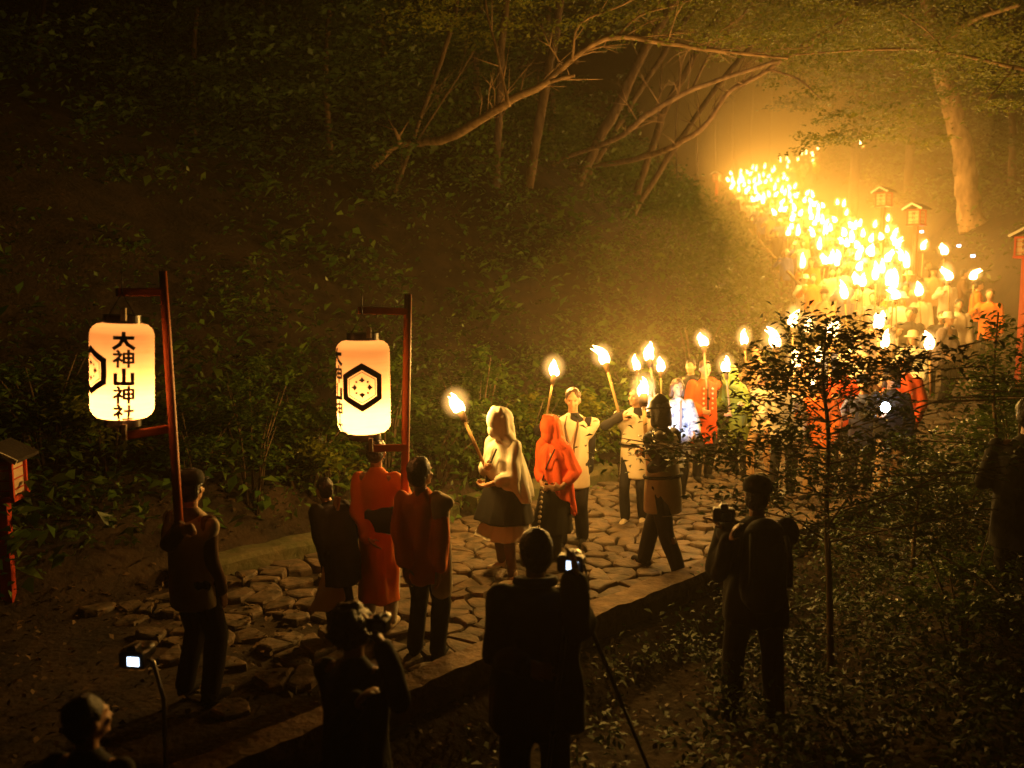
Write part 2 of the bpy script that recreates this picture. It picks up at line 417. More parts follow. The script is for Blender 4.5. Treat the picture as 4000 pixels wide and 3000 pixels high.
def torch(base, tip, label, group='burning torches carried in the procession', fh=.20, fr=.060, lean=(0, 0), seed=1, light=1.0, stick_r=.014):
    base = Vector(base); tip = Vector(tip); t = empty('torch', base, 0, label, 'torch', group)
    d = tip - base; L = d.length; dn = d / L
    mb = MB(); mb.tube([(0, 0, 0), d * .5, d], [stick_r * .9, stick_r, stick_r * 1.1], 8); mb.build('stick', M_STICK, t)
    mb = MB(); mb.tube([d - dn * .16, d - dn * .13, d - dn * .02, d + dn * .01], [stick_r * 1.3, stick_r * 2.1, stick_r * 2.3, stick_r * 1.5], 9)
    mb.build('torch_head', M_CHAR, t)
    f = flame_mesh(fh, fr, seed, lean).build('flame', M_FLAME, t); f.location = d - Vector((0, 0, .03)); f.visible_shadow = False
    g_ = flame_halo(fh, fr, lean, seed).build('flame_glow_shell', M_FLAMEF, t); g_.location = f.location; g_.visible_shadow = False
    ld = L_TORCH
    if light != 1.0:
        ld = L_TORCH.copy(); ld.energy = TORCH_W * light
    lo = bpy.data.objects.new('flame_light', ld); COL.objects.link(lo); lo.parent = t
    lo.location = d + Vector((lean[0] * .3, lean[1] * .3, fh * .4))
    return t
# ------------------------------------------------------------------ people
def remesh(mb, name, m, voxel, parent, smooth_it=2, wr=0, wf=7.0, seed=0, extra=None):
    me = bpy.data.meshes.new(name); me.from_pydata(mb.v, [], mb.f); me.update()
    tmp = bpy.data.objects.new('tmp', me); COL.objects.link(tmp)
    md = tmp.modifiers.new('r', 'REMESH'); md.mode = 'VOXEL'; md.voxel_size = voxel
    ms = tmp.modifiers.new('s', 'SMOOTH'); ms.factor = .5; ms.iterations = smooth_it
    dg = bpy.context.evaluated_depsgraph_get(); dg.update()
    out = bpy.data.meshes.new_from_object(tmp.evaluated_get(dg)); bpy.data.objects.remove(tmp); bpy.data.meshes.remove(me)
    out.name = name; n = len(out.vertices)
    if wr:
        co = np.empty(n * 3, np.float32); out.vertices.foreach_get('co', co); co = co.reshape(-1, 3)
        no = np.empty(n * 3, np.float32); out.vertex_normals.foreach_get('vector', no); no = no.reshape(-1, 3)
        x, y, z = co.T * wf; z = z * .45; s = seed * 1.7
        f = np.sin(x * 1.9 + np.sin(z * .9 + s) * 1.6 + y * 1.3) + .7 * np.sin(y * 2.7 - x * 1.2 + np.cos(z * 1.3 + s) * 1.8) + .5 * np.sin(z * 2.1 + x * 2.2 + s) * np.cos(y * 3.1)
        co = co + no * (f * wr)[:, None]; out.vertices.foreach_set('co', co.astype(np.float32).ravel())
    out.polygons.foreach_set('use_smooth', [True] * len(out.polygons)); out.materials.clear(); out.materials.append(m); out.update()
    o = bpy.data.objects.new(name, out); COL.objects.link(o); o.parent = parent
    return o
def ik(a, b, l1, l2, pole):
    a = Vector(a); b = Vector(b); d = b - a; L = d.length; mx = (l1 + l2) * .995
    if L > mx: b = a + d / L * mx; d = b - a; L = mx
    x = (l1 * l1 - l2 * l2 + L * L) / (2 * L); h = math.sqrt(max(0, l1 * l1 - x * x)); dn = d / L
    p = Vector(pole); p = (p - dn * p.dot(dn))
    p = p.normalized() if p.length > 1e-4 else Vector((0, 0, -1))
    return a + dn * x + p * h, b
def add_hand(mb, w, f, n, curl=.35, side=1, r=.0088, spread=1.0):
    """palm + four unequal fingers + thumb. w wrist, f forward, n palm normal (fingers curl to n)"""
    f = f.normalized(); n = (n - f * n.dot(f)).normalized(); s = f.cross(n) * side
    mb.cap(w - f * .03, w + f * .02, .024, .026, 8)
    lens = (.040, .045, .042, .033)
    for i in range(4):
        o = s * (-.030 + .020 * i); k = w + f * (.088 - .004 * abs(i - 1)) + o
        mb.cap(w + f * .015 + o * .8, k, .014, .0125, 8)
        d = (f + s * (-.10 + .07 * i) * spread).normalized(); p = k; a = curl * (.8 + .1 * i)
        for j, q in enumerate((1, .68, .5)):
            d = Matrix.Rotation(0, 3, 'X') @ d
            ax = f.cross(n).normalized(); d = (Matrix.Rotation(a * (1 if j else .8), 3, ax) @ d)
            e = p + d * lens[i] * q; mb.cap(p, e, r * (1.12 - .1 * j), r * (1.02 - .1 * j), 7); p = e
    b = w + f * .025 - s * .030; d = (f * .75 - s * .75 + n * .5).normalized(); e = b + d * .042
    mb.cap(b, e, .0125, .0105, 7); d2 = (f * .9 - s * .1 + n * (.3 + .7 * curl)).normalized(); mb.cap(e, e + d2 * .034, .010, .0085, 7)
class Person:
    """faces local -Y; joints for a 1.7 m body, scaled by h"""
    def __init__(s, label, loc, rz, h=1.7, lean=0.0, side=0.0, wl=None, wr=None, pl=None, pr=None, fl=(.10, 0, 0), fr=(-.10, 0, 0), head=(0, 0), crouch=0.0,
                 gl=None, gr=None, cl=.35, cr=.35, res=.011, name='person', group=None, world=False, wide=1.0):
        s.k = h / 1.7; s.rz = rz; s.loc = Vector(loc); s.res = res; s.wide = wide
        s.root = empty(name, loc, rz, label, 'person', group); s.root.scale = (s.k,) * 3
        V = Vector
        def toloc(p): return Matrix.Rotation(-rz, 3, 'Z') @ (V(p) - s.loc) / s.k
        s.toloc = toloc
        pz = .94 - crouch; mid = ((fl[1] + fr[1]) / 2, (fl[0] + fr[0]) / 2)
        s.pel = V((mid[1], mid[0], pz)); Rm = Matrix.Rotation(lean, 3, 'X') @ Matrix.Rotation(side, 3, 'Y')
        up = lambda x, y, z: s.pel + Rm @ V((x, y, z))
        s.Rm = Rm; s.up = up
        s.waist = up(0, 0, .13); s.chest = up(0, -.01, .34); s.neck = up(0, .01, .50); s.hd = up(0, -.02, .665)
        s.shl = up(.165 * wide, 0, .432); s.shr = up(-.165 * wide, 0, .432)
        wl = toloc(wl) if (wl is not None and world) else (V(wl) if wl is not None else s.pel + V((.24, -.06, -.07)))
        wr = toloc(wr) if (wr is not None and world) else (V(wr) if wr is not None else s.pel + V((-.24, -.06, -.07)))
        s.ell, s.wl = ik(s.shl, wl, .29, .26, pl or (.5, .6, -.6)); s.elr, s.wr = ik(s.shr, wr, .29, .26, pr or (-.5, .6, -.6))
        s.hipl = s.pel + V((.09, 0, -.02)); s.hipr = s.pel + V((-.09, 0, -.02))
        s.knl, s.anl = ik(s.hipl, V((fl[0], fl[1], fl[2] + .085)), .44, .42, (0.05, -1, 0)); s.knr, s.anr = ik(s.hipr, V((fr[0], fr[1], fr[2] + .085)), .44, .42, (-.05, -1, 0))
        s.HM = Matrix.Rotation(head[0], 3, 'Z') @ Matrix.Rotation(head[1], 3, 'X')
        s.gl = gl; s.gr = gr; s.cl = cl; s.cr = cr; s.body()
    def hp(s, x, y, z): return s.hd + s.HM @ Vector((x, y, z))
    def body(s):
        mb = MB(); c = s.cap_ = mb.cap; n = 10
        W = s.wide
        mb.ball(s.pel, (.155 * W, .105, .12), 14); mb.ball(s.waist, (.13 * W, .095, .13), 14); mb.ball(s.chest, (.16 * W, .11, .17), 14)
        c(s.up(.13 * W, 0, .43), s.up(-.13 * W, 0, .43), .058); c(s.up(0, .01, .42), s.hp(0, .02, -.06), .058, .052)
        mb.ball(s.hp(0, .012, .02), (.076, .096, .108), 18, s.HM); mb.ball(s.hp(0, -.03, -.045), (.056, .062, .062), 14, s.HM)
        c(s.hp(0, -.088, .012), s.hp(0, -.106, -.026), .010, .014, 8)
        for q in (-1, 1):
            mb.ball(s.hp(q * .078, .012, -.005), (.012, .02, .03), 8, s.HM); c(s.hp(q * .012, -.086, .036), s.hp(q * .045, -.077, .036), .009)
            mb.ball(s.hp(q * .04, -.072, -.02), (.022, .018, .02), 8, s.HM)
        mb.ball(s.hp(0, -.090, -.055), (.024, .010, .009), 8, s.HM); mb.ball(s.hp(0, -.078, -.088), (.024, .02, .018), 8, s.HM)
        for sh, el, wr, g, cu, sd, q in ((s.shl, s.ell, s.wl, s.gl, s.cl, 1, 1), (s.shr, s.elr, s.wr, s.gr, s.cr, -1, -1)):
            c(sh, el, .048, .038); c(el, wr, .039, .026)
            f = (wr - el).normalized()
            if g is not None:
                ax = Vector(g).normalized(); f2 = (f - ax * f.dot(ax)); f = f2.normalized() if f2.length > .2 else f
                nn = ax.cross(f) * 1.0
                if nn.dot(Vector((-q, 0, 0))) < 0: nn = -nn
            else: nn = Vector((-q, .2, 0)); nn = nn
            if s.res < .02: add_hand(mb, wr, f, nn, cu, q)
            else: c(wr, wr + f * .07, .03, .034); c(wr + f * .05, wr + f * .10 + nn * .03, .026, .02)
        for hp_, kn, an in ((s.hipl, s.knl, s.anl), (s.hipr, s.knr, s.anr)):
            c(hp_, kn, .082, .052); c(kn, an, .054, .036); mb.ball(kn + (an - kn) * .3 + Vector((0, .02, 0)), (.05, .05, .09), 10)
            c(an + Vector((0, .03, -.045)), an + Vector((0, -.12, -.055)), .036, .028)
        s.b = remesh(mb, 'body', M_SKIN, s.res, s.root, 2)
    def eyes(s):
        mb = MB()
        for q in (-1, 1): mb.ball(s.hp(q * .031, -.0835, .014), (.010, .005, .005), 8, s.HM)
        mb.build('eyes', M_LACQ, s.root)
    def hair(s, m=None, kind='short', bulk=1.0):
        mb = MB(); b = bulk
        mb.ball(s.hp(0, .026, .048), (.086 * b, .098 * b, .093 * b), 16, s.HM); mb.ball(s.hp(0, .055, -.005), (.082 * b, .066 * b, .085 * b), 14, s.HM)
        if kind == 'bob':
            for q in (-1, 1): mb.cap(s.hp(q * .075, .02, .03), s.hp(q * .085, .03, -.10), .035, .03)
            mb.ball(s.hp(0, .06, -.06), (.09, .06, .09), 12, s.HM)
        if kind == 'curly':
            rg = random.Random(4)
            for _ in range(60):
                d = Vector((rg.gauss(0, 1), rg.gauss(0, 1) + .4, rg.gauss(0, 1) + .3)).normalized(); mb.ball(s.hp(d.x * .095, .03 + d.y * .1, .03 + d.z * .10), rg.uniform(.024, .038), 7)
        if kind == 'long':
            mb.cap(s.hp(0, .06, 0), s.hp(0, .10, -.22), .08, .06)
        return remesh(mb, 'hair', m or M_HAIR, max(.009, s.res * .9), s.root, 1, .0025, 30)
    def cloth(s, name, m, mb, voxel=None, wr=.004, wf=8, seed=0, sm=2):
        return remesh(mb, name, m, voxel or max(.014, s.res), s.root, sm, wr, wf, seed)
    def sleeves(s, mb, r0=.066, r1=.056, upto=1.0, flare=0.0):
        for sh, el, wr, in ((s.shl, s.ell, s.wl), (s.shr, s.elr, s.wr)):
            mb.cap(sh, el, r0, (r0 + r1) / 2)
            if upto > 0:
                e = el.lerp(wr, upto * .93); mb.cap(el, e, (r0 + r1) / 2, r1)
                if flare: mb.cap(el.lerp(wr, .3) - Vector((0, 0, flare * .4)), e - Vector((0, 0, flare)), r1 * .9, r1 * 1.1)
    def torso(s, mb, hem=-.12, r=1.0, flare=1.0, puff=0.0):
        R_ = s.Rm; W = s.wide
        ring = lambda z, rx, ry: (z, rx * r, ry * r)
        k_ = 1 / r; prof = [(.535, .055 * k_, .055 * k_), (.505, .085 * k_, .075 * k_), (.475, .125 * W * k_, .09 * k_), (.44, .165 * W * (.5 + .5 * k_), .11), (.37, .185 * W * (.7 + .3 * k_), .13), (.18, .165 * W, .13), (.05, .17 * W, .135)]
        z = .05
        while z > hem + .01: z = max(hem, z - .1); prof.append((z, (.175 + .03 * flare * (.05 - z)) * W, .14 + .03 * flare * (.05 - z)))
        n = 24; vs = []; fs = []
        for i, (z, rx, ry) in enumerate(prof):
            for k in range(n):
                a = 2 * math.pi * k / n
                p = s.up(rx * r * math.cos(a), ry * r * math.sin(a), z) if z > 0 else s.pel + Vector((rx * r * math.cos(a), ry * r * math.sin(a), z))
                vs.append(p)
        for i in range(len(prof) - 1):
            for k in range(n):
                k2 = (k + 1) % n; fs.append((i * n + k, (i + 1) * n + k, (i + 1) * n + k2, i * n + k2))
        fs.append(tuple(range(n))); fs.append(tuple((len(prof) - 1) * n + k for k in reversed(range(n))))
        mb.add(vs, fs)
    def trousers(s, m, r=1.0, upto=1.0, name='trousers', voxel=None):
        mb = MB(); mb.ball(s.pel + Vector((0, 0, .0)), (.168 * s.wide, .122, .13), 14)
        for hp_, kn, an in ((s.hipl, s.knl, s.anl), (s.hipr, s.knr, s.anr)):
            mb.cap(hp_, kn, .098 * r, .072 * r); 
            if upto > 0: mb.cap(kn, kn.lerp(an, upto * .98), .072 * r, .062 * r)
        return s.cloth(name, m, mb, voxel, .005, 9, 3)
    def shoes(s, m, up_=.04):
        for an, sx in ((s.anl, 1), (s.anr, -1)):
            mb = MB(); mb.cap(an + Vector((0, .03, -.045)), an + Vector((sx * .015, -.15, -.052)), .045, .038); mb.cap(an + Vector((0, .01, -.03)), an + Vector((0, .01, up_)), .045, .045)
            remesh(mb, 'shoe', m, max(.012, s.res), s.root, 1)
    def top(s, name, m, hem=-.12, sleeve=1.0, r=1.0, r0=.066, r1=.056, flare=1.0, sflare=0, wr=.005, seed=0, voxel=None):
        mb = MB(); s.torso(mb, hem, r, flare)
        if sleeve is not None: s.sleeves(mb, r0, r1, sleeve, sflare)
        return s.cloth(name, m, mb, voxel, wr * 1.3, 13, seed, 1)
    def vest(s, name, m, hem=-.2, r=1.04, stiff=.23, belt=None, seed=0, flare=1.0):
        mb = MB(); s.torso(mb, hem, r, flare)
        W = s.wide
        mb.cap(s.up(stiff * W, .0, .432), s.up(-stiff * W, .0, .432), .048); mb.cap(s.up(stiff * W, .0, .42), s.up(.15, .0, .30), .05, .07); mb.cap(s.up(-stiff * W, .0, .42), s.up(-.15, 0, .30), .05, .07)
        o = s.cloth(name, m, mb, None, .005, 8, seed)
        if belt:
            mb = MB(); n = 24; pts = [s.up(.198 * W * math.cos(2 * math.pi * k / n), .158 * math.sin(2 * math.pi * k / n), .07) for k in range(n + 1)]
            mb.tube(pts, .016, 6, False, 1.0); mb.build('belt', belt, s.root)
        return o
    def skirt(s, name, m, top_=.08, hem=-.5, r0=1.05, spread=.13, pleat=.03, seed=0):
        mb = MB(); rings = []; n = 7
        kx = (s.knl + s.knr) / 2; w_ = max(.17, abs(s.knl.x - s.knr.x) / 2 + .10)
        for i in range(n + 1):
            t = i / n; z = s.pel.z + top_ + (hem - top_) * t; c = s.pel.lerp(Vector((kx.x, kx.y, 0)), t * .8)
            rings.append((c.x, c.y, z, .17 * r0 * s.wide * (1 - t) + (w_ + spread * .5) * t, .13 * r0 * (1 - t) + (.15 + spread * .6 + abs(s.knl.y - s.knr.y) * .3) * t, pleat * t, 9))
        mb.loft(rings, 40); return s.cloth(name, m, mb, None, .004, 8, seed)
    def hood(s, name, m, drape=.16, closed=True):
        mb = MB(); mb.ball(s.hp(0, .005, .03), (.115, .138, .138), 20, s.HM); mb.ball(s.hp(0, -.035, -.07), (.085, .098, .10), 14, s.HM) if closed else mb.ball(s.hp(0, .03, -.09), (.1, .08, .08), 12, s.HM)
        mb.cap(s.hp(.09, 0, .06), s.hp(.085, .01, -.10), .045, .05); mb.cap(s.hp(-.09, 0, .06), s.hp(-.085, .01, -.10), .045, .05); mb.cap(s.hp(-.06, -.02, .125), s.hp(.06, -.02, .125), .04, .04)
        for q in (-1, 1): mb.cap(s.hp(q * .05, .02, -.13), s.up(q * drape, 0, .45), .085, .07)
        mb.cap(s.hp(0, .06, -.05), s.up(0, .07, .38), .09, .09)
        return s.cloth(name, m, mb, .011, .003, 12, 5, 2)
    def cape(s, name, m, hem_l=.55, hem_r=.55, r=.30, yoff=0.0, pleat=.05, back=None):
        """a cape thrown over shoulders and elbows, hanging from the neck"""
        mb = MB(); n = 36; K = 9; vs = []; fs = []; top_ = s.up(0, .01, .53)
        for i in range(K + 1):
            t = i / K
            for k in range(n):
                a = 2 * math.pi * k / n; cx, sy_ = math.cos(a), math.sin(a)
                hem = hem_l if cx > 0 else hem_r; hem = hem * (.75 + .25 * abs(cx)) * (1 if sy_ > -.3 else .82)
                prof = min(1, t * 2.6) ** .6; rx = .06 + (.17 * s.wide - .02) * prof + (r - .19) * max(0, t - .25) * 1.2; ry = .06 + .075 * prof + (r * .75 - .12) * max(0, t - .2) * 1.1
                pl = 1 + pleat * max(0, t - .2) * (math.sin(7 * a + 1) + .6 * math.sin(11 * a))
                vs.append(top_ + Vector((rx * cx * pl, ry * sy_ * pl + yoff * t, -hem * t - .02 * prof)))
        for i in range(K):
            for k in range(n):
                k2 = (k + 1) % n; fs.append((i * n + k, (i + 1) * n + k, (i + 1) * n + k2, i * n + k2))
        fs.append(tuple(range(n))); fs.append(tuple(K * n + k for k in reversed(range(n)))); mb.add(vs, fs)
        s.sleeves(mb, .078, .062, .55); return s.cloth(name, m, mb, .011, .0085, 16, 7, 1)
    def gaiters(s, m, name='gaiter', r=.058):
        for kn, an in ((s.knl, s.anl), (s.knr, s.anr)):
            mb = MB(); mb.cap(kn.lerp(an, .15), kn.lerp(an, .95), r * 1.05, r * .8); remesh(mb, name, m, .012, s.root, 1, .002, 14)
def brim_hat(P, name, m, kind='bucket'):
    mb = MB(); H = P.hp
    def ring(z, r, yo=0, sq=1.1): return [(H(r * math.cos(a), yo + r * sq * math.sin(a), z)) for a in [2 * math.pi * k / 20 for k in range(20)]]
    if kind == 'bucket': R_ = [ring(.03, .15, .01), ring(.045, .15, .01), ring(.065, .10, .01), ring(.13, .09, .01), ring(.155, .06, .01), ring(.16, .01, .01)]
    elif kind == 'low': R_ = [ring(.045, .122, .0), ring(.055, .122, 0), ring(.068, .100, .01), ring(.12, .088, .015), ring(.16, .055, .02), ring(.185, .025, .02), ring(.195, .004, .02)]
    elif kind == 'peak': R_ = [ring(.04, .128, .0), ring(.052, .128, 0), ring(.065, .10, .01), ring(.12, .085, .015), ring(.19, .05, .02), ring(.235, .02, .025), ring(.25, .004, .03)]
    else: R_ = [ring(.05, .098, .02), ring(.09, .10, .02), ring(.13, .085, .02), ring(.152, .05, .02), ring(.157, .01, .02)]
    vs = [p for r in R_ for p in r]; n = 20; fs = []
    for i in range(len(R_) - 1):
        for k in range(n):
            k2 = (k + 1) % n; fs.append((i * n + k, i * n + k2, (i + 1) * n + k2, (i + 1) * n + k))
    fs.append(tuple(reversed(range(n)))); mb.add(vs, fs)
    if kind == 'cap': mb.ball(H(0, -.12, .055), (.07, .075, .010), 12, P.HM)
    return mb.build(name, m, P.root)
# ------------------------------------------------------------------ the named people in front, with what they hold
R_ = math.radians
def rel(P, p): return P.toloc(p)
# A: white hooded walker with the foremost torch
ft = stand(1975, 2250, 8.5)
flA = at(1792, 1592, 8.35); bsA = at(1898, 1830, 8.25)
torch(bsA, flA, 'foremost torch slanting left from the hands of the white hooded person', lean=(-.10, 0), light=2.7, seed=3, fh=.19, stick_r=.017)
g1 = flA.lerp(bsA, .93)
A = Person('leading person in white hood and short white cape over a black tunic', ft, R_(-52), 1.66, lean=R_(6), side=R_(0), world=True, wr=at(1900, 1812, 8.25), wl=at(1905, 1895, 8.1),
           pr=(-.6, .3, -.8), pl=(.6, .3, -.8), fl=(.24, -.10, 0), fr=(-.22, .12, 0), head=(R_(-8), R_(4)), cr=1.0, gr=Vector((.2, .2, 1)), cl=.9, gl=Vector((0, 1, .2)), wide=1.1)
A.hood('hood', M_WHITE); A.cape('cape', M_WHITE, .62, .46, .31, .04, .10)
A.skirt('tunic', M_BLACK, .16, -.33, 1.12, .16, .03); A.skirt('short_trousers', M_WHITE, -.2, -.50, 1.05, .15, .05, 4); A.gaiters(M_BROWN); A.shoes(M_VEST)
def sash(P, z, r, m, name='sash'):
    mb = MB(); n = 24; mb.tube([P.up(r * 1.18 * math.cos(2 * math.pi * k / n), r * math.sin(2 * math.pi * k / n), z) for k in range(n + 1)], .022, 6, False); mb.build(name, m, P.root)
sash(A, .10, .165, M_BROWN)
mb = MB(); c0 = A.up(.10, -.16, .44); mb.tube([c0, A.up(.0, -.20, .25), A.up(-.14, -.17, .02)], .009, 6); mb.build('strap', M_BLACK, A.root)
# B: red hooded walker
B = Person('person in vermilion hood and long vermilion cape beside the white hood', stand(2170, 2180, 9.0), R_(-40), 1.52, lean=R_(7), wr=at(2120, 1900, 8.8), wl=at(2190, 1905, 8.7), world=True,
           pl=(.5, .3, -.8), pr=(-.5, .3, -.8), fl=(.1, -.12, 0), fr=(-.1, .12, 0), head=(R_(-12), R_(6)), cl=1, cr=1, gl=Vector((0, 0, 1)), gr=Vector((0, 0, 1)))
B.hood('hood', M_RED); B.cape('cape', M_RED, .86, .50, .25, .06, .10); B.skirt('tunic', M_BLACK, .1, -.55, 1.0, .1); B.trousers(M_BLACK); B.shoes(M_BLACK); sash(B, .05, .15, M_BROWN)
mb = MB(); mb.tube([B.up(.12, -.13, .46), B.up(.04, -.185, .28), B.up(-.08, -.16, .05)], .009, 6); mb.build('strap', M_BLACK, B.root)
e = empty('prayer_tassel', at(2118, 1905, 8.62), 0, 'pale braided tassel cord hanging from the hand of the red hooded person', 'tassel'); mb = MB()
for i in range(9): mb.ball((-.004 * i, 0, -.05 * i), .021 - .001 * (i % 3) * 3, 8)
mb.build('beads', M_VEST, e); mb = MB(); mb.cap((-.04, 0, -.44), (-.05, 0, -.56), .018, .03); mb.build('tassel_end', M_VEST, e)
# C: man in the cream vest
flC = at(2166, 1452, 9.7); bsC = at(2128, 1665, 9.5)
torch(bsC, flC, 'torch held upright by the man in the cream vest', light=2.7, seed=4, fh=.19, lean=(-.03, 0))
Cc = Person('man in a cream sleeveless vest over dark sleeves raising a torch', stand(2235, 2130, 9.6), R_(-12), 1.74, wr=at(2122, 1668, 9.4), wl=at(2300, 1880, 9.55), world=True, pr=(-.9, .2, -.5),
            fl=(.1, .1, 0), fr=(-.1, -.12, 0), head=(R_(6), R_(6)), gr=Vector((.1, 0, 1)), cr=1.1)
Cc.eyes(); Cc.hair(M_HAIRB); Cc.top('shirt', M_DARK, -.05, 1.0, .86); Cc.vest('vest', M_VEST, -.28, 1.05, .245); Cc.trousers(M_DARK, 1.12); Cc.shoes(M_BLACK)
mb = MB()
for q in (-1, 1): mb.tube([Cc.up(q * .055, -.055, .50), Cc.up(q * .07, -.125, .40), Cc.up(q * .035, -.155, .2), Cc.up(q * .03, -.16, -.0)], .011, 6)
mb.build('collar', M_BROWN, Cc.root)
# D: man with two torches near him, in a white vest
flD = at(2362, 1405, 10.4); bsD = at(2425, 1640, 10.3)
torch(bsD, flD, 'left leaning torch held out by the person in the belted pale vest', light=2.7, seed=5, fh=.19, lean=(-.12, 0), stick_r=.018)
D = Person('person in a belted pale vest holding a torch that leans left', stand(2480, 1975, 10.5), R_(-20), 1.66, wr=at(2425, 1625, 10.25), wl=at(2545, 1780, 10.4), world=True, pr=(-.9, .1, -.6),
           fl=(.09, .06, 0), fr=(-.1, -.08, 0), head=(R_(-25), 0), gr=Vector((.2, 0, 1)), cr=1.1)
D.eyes(); D.hair(M_HAIRB, 'bob'); D.top('shirt', M_DARK, -.05, 1.0, .86); D.vest('vest', M_VEST, -.36, 1.05, .24, belt=M_BLACK); D.trousers(M_DARK); D.shoes(M_VEST)
torch(at(2562, 1590, 11.3), at(2535, 1392, 11.5), 'tall upright torch behind the person in the pale vest', light=2.7, seed=6, fh=.2, stick_r=.018)
D2 = Person('person half hidden behind the pale vest, arm raised to a tall upright torch', stand(2530, 1900, 11.6), R_(-15), 1.64, wr=at(2562, 1600, 11.25), world=True, fl=(.1, 0, 0), head=(R_(10), 0), gr=Vector((0, 0, 1)), cr=1.1, res=.016)
D2.hair(M_HAIR); D2.top('jacket', M_VEST, -.15); D2.trousers(M_DARK); D2.shoes(M_BLACK)
# E: back view, peaked black hat, tan vest, dark trousers
flE = at(2512, 1532, 8.7); bsE = at(2528, 1790, 8.45)
torch(bsE, flE, 'torch held by the walker in the black hat and tan vest', light=2.7, seed=7, fh=.2, stick_r=.02)
E = Person('striding walker seen from behind in black hat and tan vest', stand(2585, 2235, 8.5), R_(-140), 1.74, lean=R_(4), wr=at(2522, 1765, 8.5), wl=at(2550, 1830, 8.3), world=True,
           pr=(-.5, .2, -.8), pl=(.15, .6, -1), fl=(.08, .30, 0), fr=(-.08, -.30, 0), head=(R_(-18), R_(8)), gr=Vector((0, 0, 1)), cr=1.1, gl=Vector((0, 0, 1)), cl=1.0, wide=1.05)
E.hair(M_HAIR, 'bob', 1.12); brim_hat(E, 'hat', M_BLACK, 'low'); E.top('shirt', M_DARK, -.05, 1.0, .86, .078, .064); E.vest('vest', M_VEST, -.28, 1.08, .15, belt=M_BLACK); E.trousers(M_DARK, 1.15); E.shoes(M_BLACK)
# F: flash-lit person in blue white happi
Fp = Person('person in a blue and white happi coat whitened by a flashlight', stand(2635, 1860, 11.6), R_(5), 1.62, wr=(-.16, -.32, 1.0), wl=(.18, -.3, 1.0), fl=(.1, 0, 0), fr=(-.1, -.1, 0), res=.013)
Fp.eyes(); Fp.hair(M_HAIRB, 'bob'); Fp.top('happi_coat', M_HAPPI, -.45, .9, 1.05, .085, .085, 1.2, .05); Fp.trousers(M_DARK); Fp.shoes(M_BLACK)
mb = MB(); mb.tube([Fp.up(.02, -.12, .48), Fp.up(.015, -.158, .3), Fp.up(.01, -.165, .1)], .04, 6, True, .3); mb.build('front_panel', M_GREYC, Fp.root)
# G: red happi with studs
G = Person('person in a red happi coat with pale crests down a dark collar band', stand(2740, 1800, 12.7), R_(8), 1.74, wl=at(2800, 1520, 12.3), wr=(-.14, -.3, 1.05), world=False, fl=(.1, 0, 0), fr=(-.1, -.1, 0), res=.013)
G.eyes(); G.hair(M_HAIRB); G.top('happi_coat', M_RED, -.4, .9, 1.05, .085, .08, 1.2, .04); G.trousers(M_DARK); G.shoes(M_BLACK)
mb = MB(); mb.tube([G.up(0, -.10, .49), G.up(0, -.15, .36), G.up(0, -.16, .05)], .055, 6, True, .25); mb.build('collar_band', M_BROWN, G.root)
for q in (-1, 1):
    for k in range(5): mb = MB(); mb.ball(G.up(q * .065, -.152 - .002 * k, .40 - .07 * k), (.017, .010, .017), 8); mb.build('crest', M_VEST, G.root)
torch(at(2760, 1520, 12.3), at(2748, 1338, 12.4), 'upright torch above the person in the red happi coat', seed=8, fh=.19, stick_r=.017, lean=(-.06, 0))
# H: green raincoat
H_ = Person('person in a green raincoat bending over behind the dark sapling leaves', stand(2890, 1830, 12.9), R_(-60), 1.66, lean=R_(22), wr=(-.2, -.35, 1.1), wl=(.2, -.35, 1.0), fl=(.1, 0, 0), res=.015)
H_.eyes(); H_.hood('hood', M_GREEN); H_.top('raincoat', M_GREEN, -.5, 1.0, 1.1, .085, .07, 1.5); H_.trousers(M_DARK); H_.shoes(M_BLACK)
torch(at(2920, 1500, 13.1), at(2906, 1332, 13.3), 'torch just right of the green raincoat', seed=9, fh=.22)
torch(at(2850, 1600, 11.8), at(2835, 1440, 11.9), 'torch in front of the green raincoat', seed=10, fh=.2)
torch(at(3040, 1500, 12.0), at(3030, 1340, 12.1), 'largest upright torch at the left edge of the dark sapling crown', seed=12, fh=.26, fr=.075, stick_r=.02, lean=(-.12, 0))
torch(at(2745, 1690, 10.6), at(2742, 1600, 10.7), 'small low torch among the left leaves of the dark sapling', seed=13, fh=.1, fr=.035, light=.3, lean=(.0, 0)) if False else None
